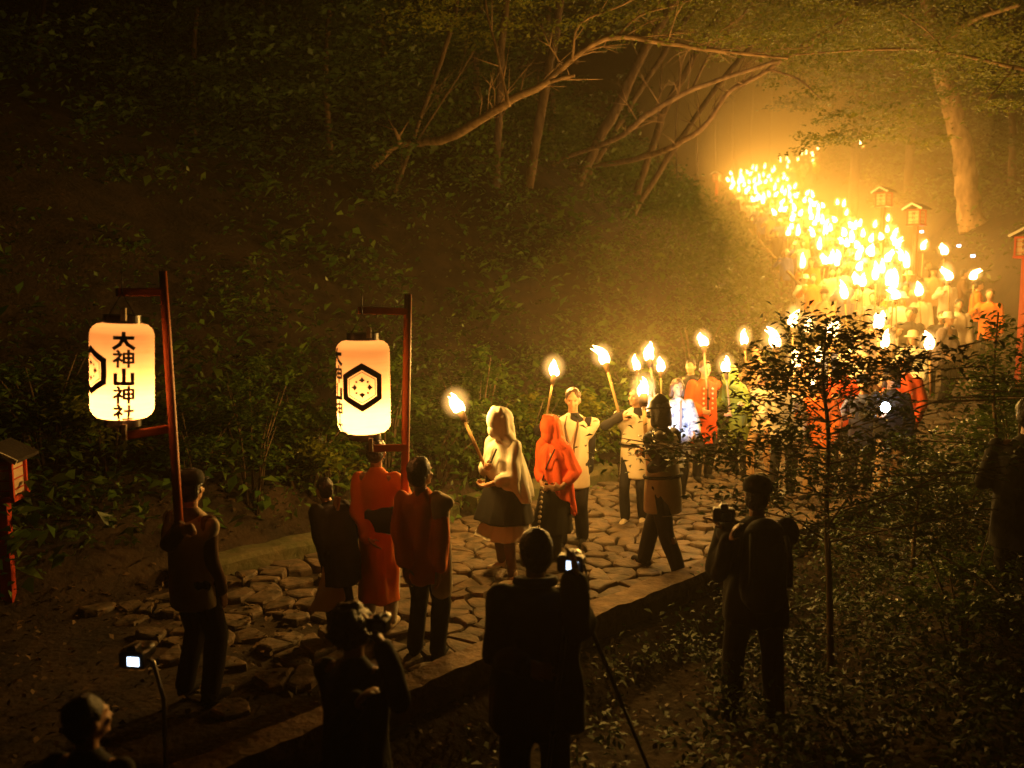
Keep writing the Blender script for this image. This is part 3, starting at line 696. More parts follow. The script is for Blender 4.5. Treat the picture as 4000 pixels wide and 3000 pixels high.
# hidden crowd behind the sapling: individually dressed walkers
def walker(label, p, rz, h, coat, hm=M_HAIR, legs=M_DARK, hat=None, hair='short', arm=None, res=.016, hem=-.2, lean=.05, hatm=None, group=None):
    W = Person(label, p, rz, h, lean=lean, wr=arm or (-.2, -.28, 1.18), wl=(.22, -.12, .86), fl=(.1, .12, 0), fr=(-.1, -.14, 0), res=res, gr=Vector((0, 0, 1)), cr=1.0, group=group)
    W.hair(hm, hair); W.top('coat', coat, hem, 1.0, 1.05); W.trousers(legs); W.shoes(M_BLACK)
    if hat: brim_hat(W, 'hat', hatm or M_WHITE, hat)
    return W
CROWD = [(2985, 12.4, 'walker in a cream coat left of the biggest torch', M_VEST, None, None), (3070, 11.4, 'walker in a white coat behind the left sapling leaves', M_WHITE, None, None), (3150, 12.6, 'walker in a tan coat directly behind the sapling top', M_TANV, None, None),
         (3215, 11.3, 'walker in an orange coat behind the sapling trunk', M_ORANGE, None, None), (3290, 12.4, 'walker in a red coat with white hat behind the sapling', M_RED, 'bucket', M_WHITE), (3375, 11.4, 'walker in a dark blue coat and blue cap right of the sapling trunk', M_BLUE, 'cap', M_BLUE),
         (3440, 12.8, 'walker in a brown coat under the torch right of the sapling', M_BROWN, None, None), (3540, 12.0, 'walker in a vermilion coat at the right end of the sapling crown', M_RED, None, None), (3110, 14.0, 'walker in a pale coat farther back behind the sapling top', M_WHITE, None, None),
         (3330, 14.4, 'walker in a cream coat and pale hat behind the sapling', M_VEST, 'bucket', M_VEST), (3560, 15.0, 'walker in a white coat below the row of torches at the right', M_WHITE, 'bucket', M_VEST), (2960, 14.6, 'walker in a tan coat beyond the green raincoat', M_TANV, None, None),
         (3480, 10.9, 'dark jacketed walker carrying the bluish flashlight', M_DARK, 'cap', M_BLACK), (2700, 13.6, 'walker in a dark coat behind the red happi coat', M_DARK, None, None)]
for i, (u, d, lab, m, hat, hm_) in enumerate(CROWD):
    p = stand(u, 1500, d); walker(lab, p, R_(-38 + (i * 37) % 50 - 20), 1.6 + (i * 7 % 5) * .04, m, M_HAIR if i % 2 else M_HAIRB, M_DARK if i % 3 else M_TANV, hat, 'short' if i % 2 else 'bob', hatm=hm_)
for i, (u, v, d, lab) in enumerate([(3112, 1418, 12.4, 'torch seen through the top left leaves of the sapling'), (3240, 1290, 14.0, 'torch showing just above the sapling top'), (3455, 1345, 12.0, 'torch right of the sapling above the flashlight carrier'),
                               (3630, 1350, 12.2, 'lone torch right of the sapling below the person in the pale brimmed hat'), (3200, 1400, 13.0, 'torch half hidden by the sapling trunk tip'), (3440, 1250, 14.6, 'torch between the white coats, upper right of the sapling'),
                               (2487, 1432, 13.6, 'smaller torch between the two tall left torches'), (2580, 1438, 13.8, 'small torch just right of the tallest left torch'), (3180, 1500, 11.4, 'low torch behind the middle of the sapling crown')]):
    torch(at(u + 6, v + 190, d - .1), at(u, v, d), lab, seed=20 + i, fh=.2, lean=((i % 3 - 1) * .05, 0))
# flashlight
fl = empty('flashlight', at(3455, 1590, 10.5), 0, 'small flashlight shining bluish white among the walkers', 'flashlight')
MF = Matrix.Rotation(R_(90), 4, 'X')
mb = MB(); mb.tube([(0, .14, 0), (0, .03, 0), (0, .0, 0), (0, -.02, 0)], [.016, .016, .026, .028], 12); mb.build('barrel', M_PLASTIC, fl)
mb = MB(); mb.ball((0, -.022, 0), (.062, .008, .062), 14); mb.build('lens', emis('led_lens', (.75, .88, 1.0), 60), fl)
ld = bpy.data.lights.new('led', 'SPOT'); ld.energy = 60; ld.color = (.55, .75, 1.0); ld.spot_size = R_(100); ld.spot_blend = .6; ld.shadow_soft_size = .03
lo = bpy.data.objects.new('flashlight_beam', ld); COL.objects.link(lo); lo.parent = fl; lo.location = (0, -.05, 0); lo.rotation_euler = (R_(90), 0, R_(0))
f2 = empty('flashlight', at(2640, 1700, 10.3), 0, 'hidden small flashlight lighting the patterned happi coat from below', 'flashlight')
mb = MB(); mb.tube([(0, -.14, 0), (0, -.03, 0), (0, .0, 0), (0, .02, 0)], [.014, .014, .02, .022], 12); mb.build('barrel', M_PLASTIC, f2)
ld = bpy.data.lights.new('led_small', 'SPOT'); ld.energy = 150; ld.color = (.72, .84, 1.0); ld.spot_size = R_(62); ld.spot_blend = .5; ld.shadow_soft_size = .02
lo = bpy.data.objects.new('flashlight_beam', ld); COL.objects.link(lo); lo.parent = f2; d_ = (at(2635, 1560, 11.4) - at(2640, 1700, 10.3)); lo.location = d_.normalized() * .04; lo.rotation_euler = d_.to_track_quat('-Z', 'Y').to_euler()
# ------------------------------------------------------------------ foreground people
# J: vermilion robed man carrying the crest lantern
J = Person('man in a vermilion robe and black cap carrying the crest lantern pole', stand(1480, 2400, 7.2), R_(168), 1.59, wr=at(1583, 2010, 6.75), wl=at(1440, 2090, 6.95), world=True, fl=(.1, 0, 0), fr=(-.1, 0, 0),
           gr=Vector((0, 0, 1)), cr=1.1, pr=(-.7, -.3, -.7), pl=(.3, .2, -1), wide=.95)
J.hair(M_HAIR); J.top('robe', M_ORANGE, -.68, .85, .98, .068, .07, 1.2, .04, .008); J.trousers(M_WHITE, 1.0); J.shoes(M_VEST)
mb = MB(); mb.cap(J.hp(0, .03, .10), J.hp(0, .02, .15), .05, .045); mb.build('cap', M_LACQ, J.root)
t = empty('shoulder_bag', at(1508, 2030, 7.05), R_(5), 'black shoulder bag on the back of the man in the vermilion robe', 'bag'); mb = MB(); mb.box((0, 0, 0), (.34, .14, .22), bev=.03); mb.build('bag', M_BLACK, t)
mb = MB(); mb.tube([(-.14, 0, .1), (-.10, .03, .35), (-.02, .1, .5)], .014, 6); mb.build('strap', M_BLACK, t)
# K: youth in orange and white with black hair
K = Person('black haired youth in an orange smock seen from behind', stand(1665, 2640, 6.65), R_(160), 1.55, lean=R_(-6), wr=at(1715, 2300, 6.35), wl=at(1583, 2300, 6.35), world=True, fl=(.1, 0, 0), fr=(-.12, .04, 0), head=(R_(-20), R_(-5)), wide=1.02, pl=(.1, .4, -1), pr=(-.1, .3, -1))
K.hair(M_HAIR, 'short', 1.13); K.top('smock', M_ORANGE, -.25, .9, 1.05, .08, .07, 1.4, 0, .007); K.trousers(M_BLACK, 1.15); K.shoes(M_BLACK)
mb = MB(); mb.cap(K.up(-.13, 0, .48), K.up(-.24, .0, .44), .06, .05); mb.cap(K.up(-.17, .03, .44), K.up(-.17, .03, .0), .085, .08); mb.cap(K.up(-.17, .03, .0), K.pel + Vector((-.17, .03, -.3)), .08, .09); K.cloth('vest', M_VEST, mb, .014, .005)
# L: left man with the other lantern
L_ = Person('shadowed man in a tan vest holding the left lantern pole', stand(770, 2650, 5.95), R_(150), 1.58, wr=at(868, 2320, 5.9), wl=at(703, 2060, 5.55), world=True, fl=(.13, 0, 0), fr=(-.13, 0, 0), gl=Vector((0, 0, 1)), cl=1.1,
            head=(R_(20), 0), wide=1.08, pl=(.1, .5, -1), pr=(-.1, .9, -.6))
L_.hair(M_HAIR); brim_hat(L_, 'cap', M_BLACK, 'cap'); L_.top('shirt', M_BROWN, -.05, 1.0, .86); L_.vest('vest', M_VEST, -.2, 1.06, .22); L_.trousers(M_BLACK, 1.2); L_.shoes(M_BLACK)
# lantern poles and lanterns
def lpole(label, top_, bot, r, arms):
    t = empty('lantern_pole', bot, 0, label, 'pole'); mb = MB(); d = top_ - bot
    mb.tube([d * 0, d * .25, d * .5, d * .75, d], [r * 1.05, r, r, r, r * .9], 8); mb.build('pole', M_POLE, t)
    for a, b in arms:
        mb = MB(); d2 = b - a; M = d2.to_track_quat('X', 'Z').to_matrix(); mb.box((a + b) / 2 - bot, (d2.length, .035, .055), M, .006); mb.build('arm', M_POLE, t, False)
    return t
lpole('upright red pole of the crest lantern held by the robed man', at(1594, 1150, 6.6), at(1578, 2080, 6.7), .032, [(at(1592, 1217, 6.6), at(1400, 1212, 6.4)), (at(1584, 1748, 6.6), at(1448, 1752, 6.4))])
lpole('slightly leaning red pole of the left paper lantern', at(636, 1060, 5.7), at(700, 2060, 5.6), .030, [(at(640, 1140, 5.7), at(455, 1142, 5.5)), (at(662, 1675, 5.65), at(490, 1702, 5.5))])
M_PAPER, tt, bb = new_mat('lantern_paper'); N = tt.nodes.new; LK = tt.links.new
bb.inputs['Base Color'].default_value = (.45, .30, .15, 1); bb.inputs['Roughness'].default_value = .8
tr = N('ShaderNodeBsdfTranslucent'); nz = N('ShaderNodeTexNoise'); nz.inputs['Scale'].default_value = 3; mp = N('ShaderNodeMapping'); tc = N('ShaderNodeTexCoord'); LK(tc.outputs['Object'], mp.inputs[0]); mp.inputs['Scale'].default_value = (1, 1, 22); LK(mp.outputs[0], nz.inputs[0])
mx = N('ShaderNodeMix'); mx.data_type = 'RGBA'; mx.inputs[6].default_value = (.95, .72, .42, 1); mx.inputs[7].default_value = (.78, .55, .28, 1); LK(nz.outputs[0], mx.inputs[0]); LK(mx.outputs[2], tr.inputs[0])
ms = N('ShaderNodeMixShader'); ms.inputs[0].default_value = .55; LK(bb.outputs[0], ms.inputs[1]); LK(tr.outputs[0], ms.inputs[2]); LK(ms.outputs[0], tt.nodes['Material Output'].inputs[0])
SH_ = [[(.2, .97), (.28, .87)], [(.04, .76), (.38, .76), (.22, .5), (.03, .34)], [(.22, .55), (.22, .0)], [(.28, .5), (.4, .38)]]
GLY = {'dai': [[(.06, .66), (.94, .66)], [(.5, .97), (.48, .62), (.3, .25), (.04, .03)], [(.5, .62), (.68, .28), (.97, .03)]],
       'kami': SH_ + [[(.5, .8), (.5, .26)], [(.5, .8), (.94, .8), (.94, .26)], [(.5, .54), (.94, .54)], [(.5, .28), (.94, .28)], [(.72, 1.0), (.72, 0)]],
       'yama': [[(.5, .95), (.5, .12)], [(.10, .65), (.10, .1), (.9, .1)], [(.9, .68), (.9, .05)]],
       'sha': SH_ + [[(.52, .6), (.94, .6)], [(.73, .92), (.73, .06)], [(.44, .06), (1, .06)]]}
def strip2d(a, b, w_, n=3):
    d = Vector(b) - Vector(a); L = max(d.length, 1e-6); p = Vector((-d.y, d.x)) / L * w_ / 2; e = d / L * w_ * .3; a = Vector(a) - e; b = Vector(b) + e; q = []
    for i in range(n):
        s0, s1 = a.lerp(b, i / n), a.lerp(b, (i + 1) / n); q.append([s0 + p, s1 + p, s1 - p, s0 - p])
    return q
def lantern(label, ctr, R, Ht, rz, tilt, th_text, th_crest, W=70):
    t = empty('paper_lantern', ctr, 0, label, 'lantern', 'paper lanterns on red poles'); t.rotation_euler = (0, tilt, rz)
    def prof(z):   # radius at height z in [-H/2, H/2]
        e = Ht / 2 - abs(z); rc = R * .42
        if e < rc: return R - rc + math.sqrt(max(0, rc * rc - (rc - e) ** 2))
        return R
    K = 64; n = 48; vs = []; fs = []
    for i in range(K + 1):
        z = -Ht / 2 + Ht * i / K; r = max(prof(z), R * .58) + .0036 * (i % 2)
        for k in range(n): a = 2 * math.pi * k / n; vs.append((r * math.cos(a), r * math.sin(a), z))
    for i in range(K):
        for k in range(n): k2 = (k + 1) % n; fs.append((i * n + k, i * n + k2, (i + 1) * n + k2, (i + 1) * n + k))
    mb = MB(); mb.add(vs, fs); mb.build('paper_shade', M_PAPER, t)
    for nm, z in (('top_ring', Ht / 2 + .022), ('bottom_ring', -Ht / 2 - .022)):
        mb = MB(); mb.loft([(0, 0, z - .026, R * .60, R * .60), (0, 0, z + .03, R * .60, R * .60)], 32); mb.build(nm, M_LACQ, t, False)
    for nm, z0, z1 in (('hanger', Ht / 2 + .02, Ht / 2 + .10), ('lower_tag', -Ht / 2 - .12, -Ht / 2 - .02)):
        mb = MB(); mb.box((R * .35, -R * .66, (z0 + z1) / 2), (.03, .02, z1 - z0)); 
        o = mb.build(nm, M_VEST, t, False)
    def wrap(name, quads, th, z0):
        mb = MB()
        for q in quads:
            P = []
            for p in q:
                z = z0 + p[1]; r = prof(z) + .005; a = th + p[0] / R; P.append((r * math.cos(a), r * math.sin(a), z))
            mb.quad(*P)
        return mb.build(name, M_INK, t, False)
    q = []; sz = Ht * .170; z = Ht * .42
    for gname in ('dai', 'kami', 'yama', 'kami', 'sha'):
        for st in GLY[gname]:
            for a, b in zip(st[:-1], st[1:]): q += strip2d(((a[0] - .5) * sz * 1.15, z - sz + a[1] * sz), ((b[0] - .5) * sz * 1.15, z - sz + b[1] * sz), sz * (.22 if gname in ('dai', 'yama') else .15))
        z -= sz * 1.08
    wrap('shrine_name', q, th_text, 0)
    def hexp(r, k): a = math.pi / 2 + k * math.pi / 3; return Vector((r * math.cos(a) * .97, r * math.sin(a)))
    q = []; rh = Ht * .255
    for ro, ri in ((rh, rh * .71), (rh * .65, rh * .615)):
        for k in range(6):
            for i in range(6):
                for j in range(2):
                    s0, s1 = i / 6, (i + 1) / 6; ra, rb = ri + (ro - ri) * j / 2, ri + (ro - ri) * (j + 1) / 2
                    q.append([hexp(rb, k).lerp(hexp(rb, k + 1), s0), hexp(rb, k).lerp(hexp(rb, k + 1), s1), hexp(ra, k).lerp(hexp(ra, k + 1), s1), hexp(ra, k).lerp(hexp(ra, k + 1), s0)])
    for k in range(8):
        a = math.pi / 2 + k * math.pi / 4; big = k % 2 == 0; r0, r1, wd = (rh * .20, rh * .44, rh * .13) if big else (rh * .26, rh * .38, rh * .055)
        d = Vector((math.cos(a), math.sin(a))); s_ = Vector((-d.y, d.x))
        if big:
            q.append([d * r0, d * (r0 + .4 * (r1 - r0)) + s_ * wd, d * (r0 + .62 * (r1 - r0)) + s_ * wd * .45, d * (r0 + .25 * (r1 - r0))])
            q.append([d * r0, d * (r0 + .25 * (r1 - r0)), d * (r0 + .62 * (r1 - r0)) - s_ * wd * .45, d * (r0 + .4 * (r1 - r0)) - s_ * wd])
            q.append([d * (r0 + .25 * (r1 - r0)), d * (r0 + .62 * (r1 - r0)) + s_ * wd * .45, d * r1, d * (r0 + .62 * (r1 - r0)) - s_ * wd * .45])
        else: q.append([d * r0, d * (r0 + r1) / 2 + s_ * wd, d * r1, d * (r0 + r1) / 2 - s_ * wd])
    wrap('hexagon_crest', q, th_crest, Ht * .02)
    mb = MB(); hz_ = Ht / 2 + .03; mb.tube([(-R * .5, 0, hz_), (0, 0, hz_ + .16), (R * .5, 0, hz_)], .004, 5); mb.tube([(0, 0, hz_ + .16), (0, 0, hz_ + .30)], .004, 5); mb.build('cord', M_LACQ, t)
    ld = bpy.data.lights.new('lantern_bulb', 'POINT'); ld.energy = W; ld.color = (1, .46, .17); ld.shadow_soft_size = .035
    lo = bpy.data.objects.new('lantern_light', ld); COL.objects.link(lo); lo.parent = t; lo.location = (0, 0, -Ht * .35)
    return t
lantern('lit paper lantern with its black hexagon crest facing forward', at(1420, 1510, 6.35), .195, .695, 0, 0, R_(-90 - 60), R_(-90 + 7), 38)
lantern('lit paper lantern with black shrine name characters facing forward, far left', at(478, 1448, 5.5), .190, .617, 0, R_(2.5), R_(-90 + 27), R_(-90 - 43), 31)
# M: photographer in black with tripod
Mp = Person('silhouetted photographer in black at his tripod camera', stand(2090, 3050, 4.75), R_(186), 1.75, lean=R_(-10) * -1, wr=at(2250, 2260, 4.45), wl=at(2060, 2600, 4.42), world=True, fl=(.10, 0, 0), fr=(-.12, 0, 0), pl=(.1, .3, -1), pr=(-.1, .3, -1),
            head=(R_(12), R_(-6)), wide=1.15)
Mp.hair(M_HAIR, 'short', 1.08); Mp.top('jacket', M_BLACK, -.25, 1.0, 1.28, .085, .07, 1.0, 0, .008); (lambda mb: (mb.tube([Mp.up(.10 * math.cos(k * .5236), .02 + .085 * math.sin(k * .5236), .52) for k in range(13)], .028, 6, False), mb.build('collar', M_BLACK, Mp.root)))(MB()); Mp.trousers(M_BLACK, 1.25); Mp.shoes(M_BLACK)
def camera_prop(label, loc, rz, screen=40):
    t = empty('camera', loc, rz, label, 'camera'); mb = MB(); mb.box((0, 0, 0), (.14, .07, .095), bev=.01); mb.box((0, 0, .06), (.05, .06, .035), bev=.008); mb.box((.055, -.01, 0), (.035, .085, .09), bev=.01); mb.build('camera_body', M_PLASTIC, t, False)
    mb = MB(); mb.tube([(0, -.03, 0), (0, -.06, 0), (0, -.065, 0), (0, -.14, 0), (0, -.15, 0)], [.036, .036, .04, .04, .034], 18); mb.build('lens', M_PLASTIC, t)
    mb = MB(); mb.box((-.012, .037, -.002), (.066, .003, .048)); mb.build('screen', emis('camera_screen_' + label[:5], (.62, .78, 1.0), screen / 20), t, False)
    return t
def tripod(label, top_, spread, legs=3, rot=0, R0=.013):
    t = empty('tripod', (top_.x, top_.y, gz(top_.x, top_.y)), 0, label, 'tripod'); h = top_.z - gz(top_.x, top_.y); mb = MB(); mb.tube([(0, 0, h - .35), (0, 0, h - .04)], .014, 8); mb.ball((0, 0, h - .05), .03, 10); mb.box((0, 0, h - .01), (.07, .05, .02)); mb.build('head', M_PLASTIC, t, False)
    for k in range(legs):
        a = rot + k * 2 * math.pi / 3; e = Vector((math.cos(a) * spread, math.sin(a) * spread, 0)); e.z = gz(top_.x + e.x, top_.y + e.y) - gz(top_.x, top_.y)
        s_ = Vector((math.cos(a) * .03, math.sin(a) * .03, h - .12)); mb = MB(); m_ = s_.lerp(e, .45); m2 = s_.lerp(e, .75)
        mb.tube([s_, m_], R0, 8); mb.tube([m_, m2], R0 * .8, 8); mb.tube([m2, e], R0 * .6, 8); mb.ball(m_, R0 * 1.4, 8); mb.ball(m2, R0 * 1.2, 8); mb.ball(e, R0 * 1.2, 8); mb.build('leg', M_PLASTIC, t)
    return t
cp = at(2232, 2200, 4.62); camera_prop('camera with a lit screen on the tripod of the photographer in black', cp, R_(165), 60)
tripod('black tripod under the camera of the photographer in black', cp + Vector((0, 0, -.05)), .62, 3, R_(8))
mb = MB(); mb.tube([cp + Vector((-.02, 0, .03)), cp + Vector((.0, .02, -.1)), cp + Vector((.04, .0, -.22)), cp + Vector((.1, 0, -.15)), cp + Vector((.07, -.02, 0))], .006, 5)
tag(mb.build('camera_strap', M_METAL), 'thin pale strap looping below the tripod camera', 'strap')
# N: right photographer with backpack and cap
Np = Person('photographer in dark clothes and cap beside the dark sapling', stand(2930, 2850, 6.1), R_(170), 1.72, lean=R_(4), wr=at(2830, 2070, 5.9), wl=at(2850, 2110, 5.8), world=True, fl=(.14, 0, 0), fr=(-.16, 0, 0), pl=(.3, .2, -1), pr=(-.3, .2, -1), head=(R_(-14), 0), wide=1.15)
Np.hair(M_HAIR); brim_hat(Np, 'cap', M_BLACK, 'cap'); Np.top('jacket', M_BLACK, -.2, 1.0, 1.1, .09, .07, 1.0, 0, .007); Np.trousers(M_BLACK, 1.15); Np.shoes(M_BLACK)
bp = empty('backpack', at(2985, 2210, 5.85), R_(170), 'black backpack worn by the photographer with the cap', 'backpack'); mb = MB(); mb.cap((0, 0, .18), (0, 0, -.18), .15, .16, 14); mb.box((0, -.03, -.05), (.30, .2, .42), bev=.05); mb.box((0, -.13, -.1), (.22, .08, .2), bev=.02); remesh(mb, 'pack', M_BLACK, .014, bp, 2, .004)
mb = MB()
for q in (-1, 1): mb.tube([(q * .09, .12, .2), (q * .11, .2, .27), (q * .12, .36, .15), (q * .12, .36, -.02)], .018, 6, True, .5)
mb.build('straps', M_BLACK, bp)
camera_prop('camera held to the face of the photographer with the cap', at(2828, 2010, 5.75), R_(170), 0)
# O: curly haired woman at the front
O = Person('curly haired person in the shadowed foreground cut by the bottom edge', stand(1392, 2990, 4.3), R_(160), 1.66, wr=at(1490, 2520, 4.0), wl=at(1400, 2740, 4.0), world=True, fl=(.1, 0, 0), fr=(-.1, 0, 0), pl=(.3, 0, -1), pr=(-.3, 0, -1), head=(R_(-15), R_(-4)), crouch=.10)
O.hair(M_HAIR, 'curly', 1.0); O.top('jacket', M_BLACK, -.2, 1.0, 1.05); O.trousers(M_BLACK); O.shoes(M_BLACK)
camera_prop('compact camera with a pinkish glint held by the curly haired person', at(1478, 2440, 4.0), R_(165), 0).scale = (.7, .7, .7)
# R: stooping dark person with a tan wooden staff slat
Rp = Person('stooping person in dark clothes carrying a tan slat', stand(1345, 2480, 7.0), R_(-135), 1.33, lean=R_(26), wr=at(1300, 2130, 7.0), wl=at(1285, 2210, 6.9), world=True, gr=Vector((0, 0, 1)), cr=1.0, fl=(.12, .05, 0), fr=(-.12, -.1, 0), res=.014)
Rp.hair(M_HAIR); Rp.top('coat', M_BLACK, -.35, 1.0, 1.15, .09, .075); Rp.trousers(M_BLACK, 1.2); Rp.shoes(M_BLACK)
e = empty('carried_staff', at(1262, 2330, 6.9), 0, 'tan wooden slat with a cloth bag held by the stooping person', 'slat'); a = Vector((0, 0, 0)); b = at(1318, 1940, 6.95) - at(1262, 2330, 6.9)
mb = MB(); M = (b - a).to_track_quat('Z', 'Y').to_matrix(); mb.box(b * .6, (.06, .025, b.length * .8), M, .004); mb.build('slat', M_STICK, e, False)
mb = MB(); mb.loft([(.03, 0, .28, .02, .02), (.07, 0, .16, .07, .04), (.05, 0, -.02, .13, .05), (-.02, 0, -.12, .12, .05)], 16); remesh(mb, 'cloth_bag', M_TANV, .014, e, 2, .006)
# P: person bottom left with camera on monopod
P_ = Person('barely visible person in the dark bottom left corner', stand(345, 2960, 3.5), R_(170), 1.44, fl=(.1, 0, 0), fr=(-.1, 0, 0), head=(R_(-25), R_(-5)), crouch=.06)
P_.hair(M_HAIR); P_.top('jacket', M_BLACK, -.2, 1.0, 1.05); P_.trousers(M_BLACK); P_.shoes(M_BLACK)
cq = at(527, 2572, 4.6); camera_prop('camera with a bright bluish screen in the dark bottom left', cq, R_(172), 90)
e = empty('monopod', at(650, 3050, 4.6), 0, 'thin metal pole arm under the camera at the bottom left', 'monopod'); mb = MB(); o_ = at(650, 3050, 4.6)
mb.tube([at(545, 2560, 4.6) - o_, at(598, 2585, 4.6) - o_, at(640, 2730, 4.6) - o_, Vector((0, 0, 0))], [.01, .011, .012, .012], 7); mb.build('pole', M_METAL, e)
# Q: far right silhouette
Q = Person('dark silhouetted bystander at the right edge', stand(3968, 2500, 6.6), R_(150), 1.80, fl=(.1, 0, 0), wr=(-.15, -.25, 1.1), wl=(.15, -.25, 1.1), res=.014, wide=1.1)
Q.hair(M_HAIR, 'short', 1.08); Q.top('jacket', M_BLACK, -.3, 1.0, 1.1); Q.trousers(M_BLACK); Q.shoes(M_BLACK)
# S: brimmed hat and cape on the right
S_ = Person('person in a pale brimmed hat and grey cape right of the torches', stand(3690, 1480, 16.2), R_(30), 1.66, wr=(-.3, -.2, .95), wl=(.34, -.1, .8), fl=(.1, 0, 0), res=.015)
S_.hair(M_HAIR); brim_hat(S_, 'hat', M_WHITE, 'bucket'); S_.cape('cape', M_GREYC, .8, .8, .38); S_.trousers(M_DARK); S_.shoes(M_BLACK)
T_ = walker('person in an orange jacket at the left edge of the far path', stand(3140, 1090, 34), R_(200), 1.68, M_ORANGE, res=.025)
walker('person in a grey coat next to the orange jacket far up the path', stand(3180, 1090, 34.6), R_(170), 1.7, M_GREYC, res=.025)
# rail descending along the far left edge of the path
ra = [(2925, 895, 40), (3010, 990, 33), (3100, 1085, 27), (3180, 1170, 23), (3240, 1240, 20.5)]
e = empty('bamboo_rail', at(*ra[-1]), 0, 'thin slanting rail descending beside the left edge of the far path', 'rail'); o_ = at(*ra[-1]); mb = MB()
mb.tube([at(*p) - o_ for p in ra], .05, 6); mb.build('rail', M_STICK, e)
for p in ra[::1]:
    b = at(*p); mb = MB(); mb.tube([Vector((b.x, b.y, gz(b.x, b.y) - .1)) - o_, b - o_], .04, 6); mb.build('post', M_BARK, e)
# red wooden lanterns on posts
def red_lantern(label, u, v, d, wpx, rz=0, foot=None):
    b = at(u, v, d); s = wpx * d / FPX / .36; z0 = gz(b.x, b.y); t = empty('wooden_lantern', (b.x, b.y, z0 - .05), rz, label, 'lantern', 'red wooden lanterns on posts along the path'); h = b.z - z0 + .05
    W = .36 * s; Hh = .36 * s
    mb = MB(); mb.box((0, 0, (h - Hh / 2) / 2), (.11 * s, .11 * s, h - Hh / 2)); mb.build('post', M_REDWOOD, t, False)
    mb = MB(); mb.box((0, 0, h - Hh * .55), (W * 1.08, W * 1.08, .05 * s), bev=.006)
    for sx in (-1, 1):
        for sy in (-1, 1): mb.box((sx * W * .46, sy * W * .46, h), (.035 * s, .035 * s, Hh))
    mb.box((0, 0, h + Hh * .52), (W * 1.04, W * 1.04, .04 * s)); mb.build('frame', M_REDWOOD, t, False)
    mb = MB(); mb.box((0, 0, h), (W * .86, W * .86, Hh * .92)); mb.build('paper_panes', M_WPANEL, t, False)
    mb = MB()
    for fx, fy in ((0, -1), (0, 1), (1, 0), (-1, 0)):
        for k in (-.33, .0, .33):
            if fx == 0: mb.box((0, fy * W * .437, h + k * Hh * .9), (W * .86, .008 * s, .012 * s))
            else: mb.box((fx * W * .437, 0, h + k * Hh * .9), (.008 * s, W * .86, .012 * s))
    mb.build('lattice', M_REDWOOD, t, False)
    mb = MB()
    for q_, gl in enumerate(('kami', 'sha', 'yama')):
        for st in GLY[gl]:
            for a_, c_ in zip(st[:-1], st[1:]):
                for qq in strip2d((a_[0] * .09 * s - .045 * s, a_[1] * .085 * s), (c_[0] * .09 * s - .045 * s, c_[1] * .085 * s), .012 * s, 1):
                    mb.quad(*[(p_[0], -W * .434 - .002, h + Hh * (.16 - .30 * q_) + p_[1]) for p_ in qq])
    mb.build('lettering', M_INK, t, False)
    mb = MB(); zr = h + Hh * .56; ov = W * .76; rg = W * .55
    for q in (-1, 1):
        a = [(0, -ov, zr + rg * .75), (0, ov, zr + rg * .75), (q * ov, ov, zr), (q * ov, -ov, zr)]; b_ = [(p[0] * 1.0, p[1], p[2] + .035 * s) for p in a]
        vs = a + b_; mb.add(vs, [(0, 1, 2, 3), (7, 6, 5, 4), (0, 4, 5, 1), (1, 5, 6, 2), (2, 6, 7, 3), (3, 7, 4, 0)])
    mb.build('roof', M_ROOF, t, False)
    mb = MB()
    for q in (-1, 1):
        d_ = Vector((q * ov, 0, -rg * .75)); M = d_.to_track_quat('X', 'Z').to_matrix(); mb.box((q * ov * .5, -ov - .012, zr + rg * .375 + .01), (d_.length, .02 * s, .05 * s), M)
    mb.build('bargeboard', M_WHITE, t, False)
    return t
red_lantern('red wooden lantern cut by the left edge of the photo', 6, 1868, 7.4, 135, R_(8))
red_lantern('far red lantern in the haze left of the bright cluster', 2800, 695, 54, 24, R_(-40))
red_lantern('pale gabled red lantern, left one of the pair below the big tree', 3452, 780, 27, 46, R_(-52))
red_lantern('pale gabled red lantern, right one of the pair below the big tree', 3580, 850, 23.5, 52, R_(-52))
red_lantern('red lantern on a red post at the right edge of the photo', 4008, 965, 16, 70, R_(-40))
# bystanders with lit screens on the right bank
for u, v, d, lab in ((3600, 905, 24, 'bystander with a lit screen behind the right lantern post'), (3745, 960, 22, 'bystander with a lit phone under the big tree, left one'), (3800, 1000, 20, 'bystander in an orange coat with a lit phone under the big tree')):
    p = stand(u + 20, v, d); walker(lab, p, R_(70), 1.65, M_ORANGE if 'orange' in lab else M_BROWN, res=.022)
    c = at(u, v, d); ph = empty('phone', c, R_(0), 'small lit phone of the ' + lab.replace('with a lit screen ', '').replace('with a lit phone ', ''), 'phone'); mb = MB(); mb.box((0, 0, 0), (.12, .012, .075), bev=.004); mb.build('case', M_PLASTIC, ph, False); mb = MB(); mb.box((0, -.008, 0), (.10, .003, .06)); mb.build('screen', emis('phone_screen', (.75, .8, 1), 6), ph, False)
